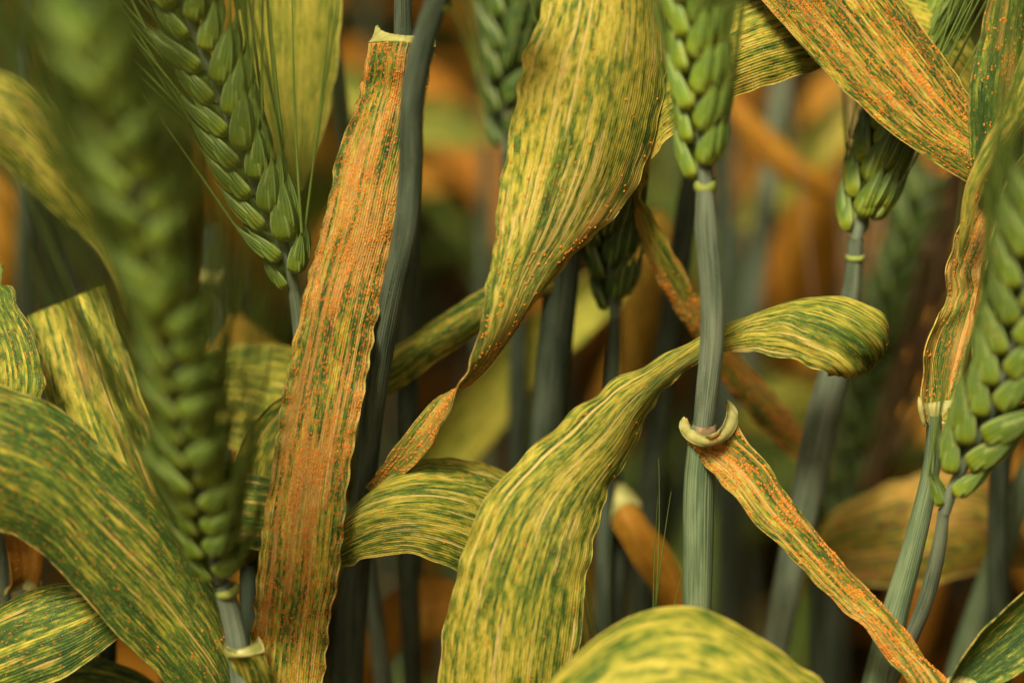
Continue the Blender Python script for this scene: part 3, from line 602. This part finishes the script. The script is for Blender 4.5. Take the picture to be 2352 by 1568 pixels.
# N: arched blade between stalk B and leaf M
pix = [(652, 1490), (650, 1600), (648, 1720)]
pl = plant('yellow leaf arching sideways from behind the rust covered leaf', base_of(pix, 16))
stem(pl, pix, 16, 40, 'stem_dark')
blade(pl, [(640, 1500, 15, 668, 1480, 15, 1), (668, 1440, 12, 690, 1380, 14, 2), (722, 1370, 8, 728, 1318, 12, 3), (774, 1314, 5, 779, 1245, 10, 3.5), (825, 1290, 2, 825, 1176, 8, 4), (885, 1274, 0, 880, 1106, 7, 4), (960, 1277, 0, 950, 1066, 7, 4), (1040, 1306, 2, 1030, 1053, 9, 4), (1110, 1342, 6, 1102, 1063, 11, 4), (1180, 1400, 10, 1172, 1096, 14, 4),
           (1240, 1490, 16, 1245, 1170, 18, 3), (1275, 1620, 24, 1310, 1310, 24, 2), (1310, 1720, 30, 1340, 1500, 30, 1), (1340, 1800, 34, 1345, 1760, 34, 0)], 'yellow', nu=48, seed=16, pust=0.2, ripple=0.4)

# P: stalk with open collar, its ear above and its blade running off to the right
pix = [(1618, 385), (1622, 520), (1634, 640), (1636, 780), (1624, 900), (1616, 975), (1606, 1100), (1603, 1250), (1600, 1400), (1596, 1568), (1594, 1700)]
pl = plant('upright pale stalk with flared cream collar and narrow rust speckled leaf', base_of(pix, -6, 780))
stem(pl, pix[:6] + [(1612, 1030)], -6, [30, 54, 55, 55, 52, 48, 48], 'stem', 780, ground=False, seed=1)
stem(pl, pix[5:], -6 + (975 - 780) * DROP, [62, 72, 72, 68, 66, 66], 'sheath', 975, name='sheath', seed=4)
ear(pl, [(1618, 425, -14.5), (1614, 360, -16), (1612, 280, -18), (1608, 190, -20), (1606, 90, -22), (1604, -20, -25), (1600, -180, -29)], 'scale_lime', roll=0.9, size=0.98, pitch=2.8, awn=0.06, spread=0.3, awnp=1, seed=8, tilt=0.26, first=0.8)
ring(pl, 1619, 426, -14.4, 52, 14, 'node', 'node')
blade(pl, [(1580, 962, 5, 1664, 926, 6, 0, 4, 50, -13), (1566, 978, 3, 1686, 944, 4, 0, 4, 48, -10), (1574, 1005, 1, 1694, 975, 2, 0, 2, 34, -6), (1602, 1046, -1, 1722, 1016, 0, 1, 0, 10, -2), (1642, 1092, -3, 1766, 1072, -1, 2), (1726, 1188, -4, 1826, 1160, -2, 1.6), (1800, 1262, -4, 1888, 1236, -2, 1.6), (1866, 1330, -4, 1950, 1308, -2, 1.6), (1930, 1392, -4, 2012, 1376, -2, 1.6),
           (1982, 1437, -5, 2062, 1428, -3, 1.6), (2040, 1512, -5, 2130, 1518, -3, 1.6), (2085, 1570, -6, 2182, 1574, -4, 1.6), (2150, 1680, -6, 2222, 1670, -4, 1), (2235, 1800, -4, 2250, 1790, -4, 0)],
      'collared', nu=44, seed=18, rust=0.75, pust=3.2, psize=0.85, collar=0.0046, ripple=0.3)
ring(pl, 1617, 988, -1.2, 58, 15, 'ligule', 'ligule')

# Q: blurred leaf arching up in front at the bottom
pix = [(1905, 1770), (1910, 1900)]
pl = plant('blurred bright yellow leaf hump in front of the collared stalk', base_of(pix, -22))
stem(pl, pix, -22, 54, 'stem')
blade(pl, [(1150, 1960, -36, 1120, 1900, -26, 1), (1270, 1840, -36, 1190, 1690, -24, 3), (1390, 1750, -36, 1262, 1570, -22, 4), (1440, 1705, -36, 1330, 1499, -21, 4), (1490, 1680, -36, 1402, 1440, -20, 4), (1540, 1668, -35, 1482, 1406, -20, 4), (1590, 1668, -34, 1562, 1394, -20, 4), (1640, 1682, -33, 1642, 1411, -20, 4), (1700, 1712, -32, 1740, 1463, -20, 4), (1760, 1750, -30, 1822, 1520, -20, 4), (1815, 1780, -28, 1895, 1575, -20, 3), (1870, 1800, -24, 1945, 1680, -20, 2), (1900, 1800, -22, 1930, 1765, -22, 1)], 'front', nu=36, seed=20)

# R: diagonal blade at the upper right
pix = [(2302, 470), (2300, 600), (2296, 900), (2290, 1300), (2290, 1700)]
pl = plant('flat diagonal leaf blotched dark green and tan with scattered orange pustules', base_of(pix, 12))
stem(pl, pix, 12, 48, 'stem_dark')
blade(pl, [(1480, -330, 2, 1600, -420, 6, 1), (1570, -220, 0, 1850, -290, 6, 2), (1660, -110, -1, 1965, -140, 6, 2), (1755, 0, -2, 2070, 0, 5, 2), (1850, 112, -2, 2142, 100, 5, 2), (1950, 221, -2, 2204, 186, 5, 2), (2080, 331, -1, 2260, 275, 5, 2), (2230, 426, 1, 2325, 365, 6, 2), (2285, 470, 5, 2340, 430, 8, 1), (2290, 495, 8, 2320, 480, 9, 1)],
      'diag', nu=56, seed=22, rust=0.65, pust=2.0, psize=0.85)

# S and T: arched leaf and upright leaf on one stalk at the right edge
pix = [(2312, 130), (2308, 500), (2304, 1000), (2300, 1700)]
pl = plant('wheat plant with one leaf arched behind a lime ear ending in an orange drooping strip', base_of(pix, 20))
stem(pl, pix, 20, 46, 'stem_dark')
blade(pl, [(2320, 250, 20, 2300, 290, 20, 1), (2256, 140, 16, 2236, 300, 17, 2), (2192, 50, 14, 2150, 232, 14, 3), (2080, -10, 12, 2040, 178, 12, 3), (1950, -30, 10, 1920, 152, 8, 3), (1820, -25, 8, 1810, 180, 5, 3), (1700, 4, 6, 1690, 222, 3, 3), (1605, 55, 5, 1604, 268, 0, 3), (1545, 120, 5, 1548, 308, -1, 3), (1510, 200, 6, 1512, 345, 0, 2), (1485, 290, 7, 1492, 385, 2, 1.4), (1464, 370, 8, 1480, 418, 5, .8), (1454, 432, 9.5, 1472, 456, 8, .4),
           (1456, 480, 12, 1488, 478, 11, .4), (1488, 590, 16, 1537, 560, 14, 1), (1538, 690, 20, 1587, 650, 18, 1), (1590, 768, 24, 1628, 712, 22, 1.4), (1650, 862, 30, 1712, 830, 30, 1.6), (1730, 962, 36, 1792, 920, 36, 1.6), (1800, 1034, 42, 1842, 990, 42, 1), (1852, 1080, 45, 1862, 1066, 45, 0)],
      'mottled', nu=48, seed=24, rust=0.95, rustrows=[0, .1, .1, .1, .1, .1, .15, .4, 1.2, 1.3, 1.3, 1.3, 1.3], pust=0.5, ripple=0.4, bias=[.5, .5, .5, .5, .5, .4, .2, 0, 0, 0])
pix = [(2395, 520), (2395, 900), (2395, 1700)]
pl = plant('upright dark leaf with orange streaks beside the tip of the flat diagonal leaf', base_of(pix, 4))
stem(pl, pix, 4, 46, 'stem_dark')
blade(pl, [(2340, -300, -8, 2420, -300, -8, 1), (2290, -140, -6, 2450, -140, -6, 2), (2266, 0, -4, 2452, 0, -4, 2), (2243, 110, -3, 2450, 110, -2, 2), (2226, 210, -3, 2440, 220, -1, 2), (2224, 300, -2, 2432, 320, 0, 2), (2232, 390, -1, 2420, 420, 2, 2), (2280, 470, 2, 2415, 510, 4, 1), (2375, 540, 4, 2412, 545, 4, 1)], 'darkleaf', nu=40, seed=26, rust=0.75, pust=0.8, crease=1.6)
pix = [(2480, 60), (2480, 700), (2480, 1700)]
pl = plant('smooth pale leaf slanting across the streaked upright leaf to a narrow tip', base_of(pix, -8))
stem(pl, pix, -8, 46, 'stem')
blade(pl, [(2460, 40, -8, 2490, 70, -8, 1), (2400, 50, -8, 2450, 130, -8, 2), (2352, 112, -8, 2410, 215, -8, 2), (2303, 247, -8, 2352, 292, -8, 2), (2262, 325, -8, 2300, 358, -8, 2), (2234, 385, -8, 2262, 420, -8, 1.5), (2216, 440, -7, 2240, 480, -7, 1), (2206, 520, -6, 2226, 540, -6, 1), (2200, 600, -4, 2206, 604, -4, 0)], 'lemon', nu=24, seed=27, rust=.5, pust=.5, psize=.8)

# U and V: right-hand ear with its wrinkled flag leaf
pix = [(2146, 950), (2143, 1045), (2113, 1195), (2083, 1310), (2052, 1420), (2020, 1568), (1995, 1700)]
pl = plant('wheat plant with fat ear and wrinkled rusty flag leaf above a cream collar', base_of(pix, -2))
stem(pl, pix, -2, [34, 40, 48, 56, 66, 84, 86], 'sheath', name='sheath', seed=7)
stem(pl, [(2168, 1170, -9), (2164, 1210, -8), (2150, 1290, -4), (2126, 1380, 0), (2090, 1470, 5), (2050, 1560, 10)], 0, [26, 30, 36, 38, 34, 30], 'stem', ground=False, seed=3)
ear(pl, [(2170, 1178, -9), (2192, 1110, -11), (2234, 1030, -14), (2280, 940, -18), (2316, 840, -22), (2342, 740, -26), (2360, 640, -30), (2388, 530, -34), (2420, 400, -38), (2450, 280, -42)], 'scale', roll=0.35, size=1.02, pitch=2.8, awn=0.05, spread=0.25, awnp=.9, seed=11, tilt=0.27, first=0.5)
blade(pl, [(2130, 972, -4, 2182, 968, -3, 2.5), (2118, 930, -5, 2190, 925, -3, 2.5), (2120, 880, -3, 2200, 880, 0, 1.6), (2122, 822, -3, 2218, 815, 0, 1.6), (2134, 770, -2, 2236, 745, 1, 1.6), (2160, 715, 0, 2240, 700, 1, .6), (2176, 680, 2, 2244, 668, 3, -.5), (2176, 635, 0, 2250, 630, 2, 1.2), (2186, 588, 0, 2270, 590, 3, 1.6), (2206, 522, 1, 2296, 525, 4, 1.6), (2240, 440, 3, 2330, 450, 6, 1.6), (2285, 350, 5, 2370, 370, 8, 1.6), (2340, 250, 8, 2410, 290, 10, 1), (2420, 150, 12, 2440, 170, 12, 0)],
      'collared', nu=36, seed=28, rust=0.85, rustrows=[.5, .8, 1, 1.1, 1.2, 1.3, 1.3], pust=1.2, collar=0.0056, crumple=(0.30, 0.55, 1.0), warp=0.9, ripple=0.3)
blade(pl, [(2225, 860, -9, 2300, 880, -9, 1), (2238, 760, -9, 2320, 780, -9, 1.5), (2258, 640, -10, 2350, 660, -9, 2), (2282, 520, -10, 2385, 560, -9, 2), (2305, 430, -10, 2410, 480, -9, 2), (2350, 360, -10, 2430, 400, -9, 1), (2430, 290, -10, 2450, 310, -10, 0)], 'greenish', name='leaf', nu=28, seed=29, rust=.2)

# W: ear behind the diagonal leaf
pix = [(1966, 548), (1962, 600), (1957, 660), (1945, 730), (1925, 820), (1892, 950), (1857, 1120), (1822, 1280), (1788, 1450), (1765, 1568), (1745, 1700)]
pl = plant('compact green ear showing below the flat diagonal leaf with lime ring beneath', base_of(pix, 15))
stem(pl, pix, 15, [36, 40, 44, 52, 70, 84, 80, 74, 72, 70, 70], 'stem', seed=9)
ring(pl, 1964, 590, 16, 48, 7, 'node', 'node')
ear(pl, [(1966, 552, 15), (1985, 480, 15), (2010, 400, 15), (2042, 310, 15), (2078, 210, 15), (2115, 110, 15), (2150, 10, 15), (2190, -110, 14), (2225, -220, 13)], 'scale', roll=1.05, size=1.08, pitch=2.6, awn=0.07, spread=0.3, awnp=1, seed=13, tilt=0.22, first=0.8)

# Y and Z: ears behind the central leaf
pix = [(1412, 722), (1410, 800), (1402, 900), (1392, 1100), (1385, 1400), (1380, 1700)]
pl = plant('dark green ear standing between the widest striped leaf and the pale stalk', base_of(pix, 24))
stem(pl, pix, 24, [26, 32, 36, 40, 42, 44], 'stem_dark')
ear(pl, [(1412, 728, 24), (1408, 640, 22), (1402, 540, 20), (1396, 430, 17), (1390, 300, 14), (1384, 160, 11)], 'scale_shaded', roll=0.9, size=1.0, pitch=2.8, awn=0.06, seed=15, tilt=0.36, first=0.8)
pix = [(1165, 345), (1170, 500), (1188, 750), (1183, 1080), (1176, 1300), (1170, 1700)]
pl = plant('blurred dark ear with long fine awns left of the widest striped leaf', base_of(pix, 48))
stem(pl, pix, 48, [30, 40, 46, 48, 50, 50], 'stem_dark', seed=5)
ear(pl, [(1164, 350, 48), (1168, 240, 45), (1176, 120, 42), (1184, 0, 39), (1192, -120, 36), (1200, -240, 33)], 'scale_shaded', roll=0.8, size=1.0, awn=0.075, spread=0.4, seed=17, awnp=1, tilt=0.36)

# X: dark awned ear deep on the right
pix = [(1925, 1210), (1905, 1350), (1890, 1560), (1885, 1700)]
pl = plant('blurred dark ear with straw pink awns behind the puckered curled leaf tip', base_of(pix, 96))
stem(pl, pix, 96, 46, 'stem_dark')
ear(pl, [(1925, 1215, 96), (1960, 1080, 92), (2000, 930, 88), (2040, 780, 84), (2078, 640, 80), (2115, 510, 76), (2150, 400, 72)], 'scale_shaded', roll=0.9, size=1.15, pitch=2.8, awn=0.09, spread=0.30, seed=19, awnp=1, tilt=0.34, amat='awn_pink', awnw=2.5)

# ------------------------------------------------------------------ background plants one can still tell apart
def bg(label, pix, d, w, rows=None, mat='mottled', smat='stem_dark', yref=None, ringat=None, **k):
    pl_ = plant(label, base_of(pix, d, yref), 'blurred wheat plants behind'); stem(pl_, pix, d, w, smat, yref)
    if ringat: ring(pl_, *ringat)
    if rows: blade(pl_, rows, mat, **k)
    return pl_
bg('dark blurred stalk standing behind the pale collared stalk', [(1600, 330), (1582, 450), (1556, 640), (1530, 820), (1500, 1050), (1482, 1250), (1470, 1700)], 38, [44, 56, 62, 64, 62, 58, 56])
bg('dim upright stalk behind the blurred arching leaf at the awns', [(66, -200), (62, 0), (58, 300), (52, 700), (50, 1200), (50, 1700)], 62, [34, 36, 40, 42, 44, 44], yref=0)
bg('blurred stalk topped by a small straw collar behind the out of focus ear', [(488, 520), (492, 640), (500, 800), (505, 1100), (505, 1700)], 50, [34, 54, 58, 56, 56], ringat=(490, 632, 50, 66, 14, 'cream', 'collar'))
bg('faint broad blurred stalk in the orange gap behind the lime ear', [(1830, -120), (1806, 120), (1766, 420), (1725, 720), (1700, 1000), (1690, 1700)], 120, 64, yref=400, smat='stem')
bg('slim blue grey stalk at the foot of the bowed stalk', [(826, 1150), (845, 1300), (864, 1430), (880, 1568), (890, 1700)], 30, [30, 38, 42, 46, 48], smat='stem')
bg('dark green slanting stalk beside the stalk of the fat ear', [(2440, 900), (2350, 1120), (2290, 1290), (2235, 1450), (2200, 1568), (2175, 1700)], 32, [50, 62, 68, 72, 72, 72], smat='sheath')
bg('blurred pale green leaf rising between two stalks behind the rusty twist', [(960, 1160), (950, 1300), (945, 1700)], 70, 46,
   [(940, 1160, 70, 985, 1170, 70, 1), (985, 1020, 68, 1075, 1085, 68, 3), (1065, 900, 66, 1165, 975, 66, 3), (1165, 780, 65, 1265, 850, 65, 3), (1280, 680, 65, 1365, 760, 65, 3), (1390, 600, 66, 1440, 680, 66, 2), (1500, 540, 68, 1510, 570, 68, 0)], 'pale', seed=101)
bg('blurred rusty leaf drooping from a pale collar beneath the long yellow green leaf', [(1412, 1080), (1416, 1150), (1410, 1400), (1408, 1700)], 38, [34, 48, 52, 52],
   [(1392, 1172, 38, 1446, 1132, 40, 4), (1412, 1215, 35, 1476, 1182, 36, 3), (1446, 1275, 35, 1522, 1240, 36, 2), (1496, 1350, 37, 1566, 1315, 38, 2), (1550, 1450, 42, 1606, 1420, 42, 2), (1630, 1580, 48, 1640, 1575, 48, 0)], 'orange', seed=103, collar=0.005)
bg('blurred brown leaf lying low between the bowed stalk and the long yellow green leaf', [(1070, 1420), (1075, 1560), (1078, 1700)], 52, 44,
   [(1072, 1440, 52, 1082, 1410, 52, 1), (1030, 1455, 46, 1030, 1325, 52, 3), (970, 1475, 44, 955, 1325, 52, 3), (920, 1495, 46, 890, 1370, 54, 3), (880, 1560, 52, 840, 1450, 58, 2), (840, 1640, 58, 825, 1620, 60, 0)], 'orange', seed=105)
bg('soft yellow leaf behind the sharp lower edge of the out of focus ear', [(440, 1010), (436, 1250), (434, 1700)], 30, 44,
   [(430, 1000, 30, 455, 980, 30, 1), (470, 1015, 28, 480, 810, 32, 3), (540, 1030, 26, 545, 792, 31, 3), (610, 1050, 26, 620, 790, 31, 3), (680, 1080, 28, 700, 810, 32, 3), (750, 1120, 32, 790, 860, 34, 3), (830, 1180, 38, 850, 1000, 38, 1), (880, 1220, 42, 890, 1180, 42, 0)], 'lemon', seed=107)
bg('curved yellow leaf edge peeping out left of the rust covered leaf', [(574, 1290), (572, 1450), (570, 1700)], 16, 44,
   [(560, 1300, 16, 596, 1290, 16, 1), (536, 1150, 12, 650, 1150, 14, 3), (545, 1040, 11, 690, 1060, 12, 3), (580, 970, 12, 720, 1000, 12, 3), (640, 915, 14, 760, 950, 14, 2), (730, 880, 17, 790, 920, 17, 1), (830, 870, 20, 835, 880, 20, 0)], 'lemon', seed=109)
bg('small straw coloured leaf fold above the soft yellow leaf', [(470, 880), (468, 1100), (466, 1700)], 60, 40,
   [(455, 870, 60, 485, 870, 60, 1), (500, 830, 56, 500, 740, 58, 2), (560, 830, 54, 548, 722, 57, 2), (620, 840, 55, 600, 765, 57, 2), (690, 860, 58, 665, 815, 58, 1), (730, 890, 60, 728, 880, 60, 0)], 'straw', seed=111)
bg('dark crinkled leaf lying level behind the base of the blurred ear', [(255, 1190), (250, 1350), (246, 1700)], 14, 44,
   [(240, 1200, 14, 262, 1180, 14, 1), (310, 1170, 12, 305, 1078, 14, 2), (370, 1200, 9, 380, 1072, 13, 2.5), (440, 1225, 8, 460, 1078, 13, 2.5), (520, 1250, 8, 540, 1082, 13, 2.5), (600, 1255, 10, 620, 1095, 14, 2.5), (680, 1250, 14, 700, 1120, 17, 2), (760, 1240, 20, 764, 1220, 20, 0)], 'darkleaf', seed=113, ripple=0.6, warp=0.9, rust=.3)
bg('blurred rusty arching leaf behind the stalk of the fat ear', [(1882, 1330), (1876, 1450), (1872, 1700)], 55, 44,
   [(1870, 1330, 55, 1890, 1320, 55, 1), (1920, 1330, 50, 1900, 1195, 54, 3), (2000, 1345, 47, 1990, 1135, 53, 4), (2090, 1345, 46, 2090, 1095, 53, 4), (2190, 1330, 47, 2200, 1085, 54, 4), (2270, 1310, 50, 2290, 1130, 56, 3), (2340, 1300, 56, 2350, 1220, 58, 1), (2390, 1310, 60, 2392, 1300, 60, 0)], 'diag', seed=115, rust=0.9)
bg('far orange leaf slanting down right of the lime ear', [(1662, 200), (1660, 500), (1655, 1000), (1650, 1700)], 100, 40,
   [(1655, 205, 100, 1675, 195, 100, 1), (1680, 290, 98, 1705, 235, 98, 2), (1740, 360, 97, 1768, 295, 97, 2), (1810, 420, 97, 1840, 360, 97, 2), (1880, 450, 98, 1900, 410, 98, 1), (1945, 470, 100, 1948, 462, 100, 0)], 'orange', seed=117)
bg('far pale yellow leaf below the puckered curled leaf tip', [(1690, 1000), (1690, 1250), (1690, 1700)], 110, 44,
   [(1680, 1005, 110, 1700, 1000, 110, 1), (1740, 1000, 105, 1725, 890, 110, 3), (1820, 1010, 104, 1800, 870, 110, 3), (1900, 1040, 106, 1880, 900, 112, 3), (1960, 1120, 112, 1955, 1040, 116, 1)], 'lemon', seed=119)
bg('far broad orange dead leaf hanging behind the compact green ear', [(1935, 150), (1930, 500), (1920, 1000), (1915, 1700)], 170, 40,
   [(1915, 150, 166, 1945, 140, 166, 1), (1860, 210, 160, 1985, 200, 160, 3), (1840, 330, 158, 1980, 330, 158, 3), (1815, 470, 160, 1960, 480, 160, 3), (1790, 620, 166, 1920, 640, 166, 3), (1775, 760, 174, 1850, 780, 174, 2), (1790, 880, 182, 1800, 882, 182, 0)], 'orange', seed=121)
bg('far dull yellow leaf crossing diagonally under the flat diagonal leaf', [(1700, 520), (1694, 800), (1690, 1700)], 140, 40,
   [(1690, 520, 140, 1715, 530, 140, 1), (1735, 420, 138, 1800, 480, 138, 2), (1810, 330, 137, 1880, 395, 137, 2), (1890, 250, 137, 1960, 315, 137, 2), (1980, 180, 138, 2030, 230, 138, 1), (2060, 130, 140, 2066, 140, 140, 0)], 'lemon', seed=123)
bg('blurred tan and green leaf hanging between the dark ear and the pale stalk', [(1512, 480), (1510, 800), (1505, 1700)], 62, 40,
   [(1500, 490, 62, 1525, 485, 62, 1), (1460, 560, 58, 1560, 560, 58, 2), (1440, 660, 57, 1550, 670, 57, 2), (1430, 760, 58, 1530, 770, 58, 2), (1425, 860, 62, 1505, 870, 62, 2), (1440, 980, 68, 1470, 985, 68, 0)], 'straw', seed=125)
bg('far olive leaf crossing level right of the bowed stalk top', [(1120, 330), (1115, 700), (1110, 1700)], 150, 44,
   [(1110, 335, 150, 1130, 310, 150, 1), (1050, 340, 148, 1050, 230, 150, 3), (950, 330, 148, 950, 215, 150, 3), (850, 290, 150, 860, 180, 152, 3), (760, 240, 154, 770, 140, 156, 2), (690, 180, 158, 694, 165, 158, 0)], 'mottled', seed=127)
bg('far yellow leaf hanging left of the dim upright stalk', [(-60, 380), (-62, 800), (-62, 1700)], 120, 44,
   [(-75, 380, 120, -45, 375, 120, 1), (-70, 440, 116, 25, 430, 116, 3), (-70, 540, 115, 45, 540, 115, 3), (-60, 640, 117, 40, 650, 117, 3), (-40, 740, 122, 20, 745, 122, 1), (-10, 820, 126, -4, 822, 126, 0)], 'orange', seed=129)

# lower corners
pix = [(-150, 1640), (-150, 1800)]
pl = plant('green and yellow flecked leaf curving out from beneath the broad mottled leaf', base_of(pix, 2)); stem(pl, pix, 2, 48, 'stem')
blade(pl, [(-175, 1650, 2, -130, 1630, 2, 1), (-90, 1640, 0, -80, 1480, 4, 3), (0, 1610, -3, 0, 1390, 3, 4), (80, 1580, -4, 80, 1352, 3, 4), (170, 1540, -4, 165, 1340, 4, 4), (250, 1480, -2, 240, 1345, 6, 3.5), (310, 1430, 2, 300, 1340, 9, 3), (370, 1400, 8, 365, 1345, 12, 1), (420, 1380, 14, 420, 1370, 14, 0)], 'wide', nu=36, seed=131)
pix = [(70, 1700), (70, 1850)]
pl = plant('shaded dark leaf low under the green and yellow flecked leaf', base_of(pix, 18)); stem(pl, pix, 18, 44, 'stem_dark')
blade(pl, [(50, 1700, 18, 95, 1690, 18, 1), (100, 1650, 16, 110, 1540, 18, 2), (180, 1640, 15, 190, 1508, 17, 3), (270, 1650, 15, 285, 1530, 17, 3), (350, 1680, 16, 370, 1580, 18, 2), (430, 1740, 20, 440, 1720, 20, 0)], 'greenish', seed=133)
pix = [(2, 1210), (6, 1300), (14, 1390), (22, 1568), (25, 1700)]
pl = plant('thin blue stalk with small rusty leaf and pale torn collar below the broad mottled leaf', base_of(pix, 14)); stem(pl, pix, 14, [24, 26, 28, 32, 34], 'stem')
blade(pl, [(12, 1366, 12, 82, 1360, 12, 2), (26, 1340, 11, 92, 1325, 11, 2), (24, 1300, 11, 97, 1280, 11, 2), (15, 1250, 12, 92, 1225, 12, 2), (0, 1180, 15, 70, 1150, 15, 2), (-20, 1100, 20, 30, 1080, 20, 1), (-40, 1020, 24, -35, 1018, 24, 0)], 'orange', nu=24, seed=135, rust=.8, collar=0.003, pust=1.5)
pix = [(2200, 1600), (2196, 1720)]
pl = plant('dark green leaf with pale base rising below the slanting dark stalk', base_of(pix, -6)); stem(pl, pix, -6, 46, 'stem')
blade(pl, [(2178, 1610, -6, 2222, 1600, -6, 2), (2182, 1560, -8, 2270, 1580, -6, 2.5), (2215, 1500, -9, 2320, 1560, -6, 3), (2265, 1440, -9, 2380, 1520, -6, 3), (2330, 1380, -8, 2440, 1460, -6, 3), (2400, 1320, -6, 2490, 1390, -4, 2), (2520, 1260, -2, 2530, 1280, -2, 0)], 'darkleaf', nu=32, seed=137, collar=0.005)
pix = [(1446, 1700), (1446, 1820)]
pl = plant('hidden low ear sending fine green awns up beside the long yellow green leaf', base_of(pix, 14)); stem(pl, pix, 14, 34, 'stem')
ear(pl, [(1446, 1705, 14), (1442, 1620, 13), (1436, 1540, 12), (1430, 1470, 11)], 'scale_shaded', roll=0.8, size=0.9, awn=0.032, spread=0.3, seed=23, awnp=0.5, nmax=8)
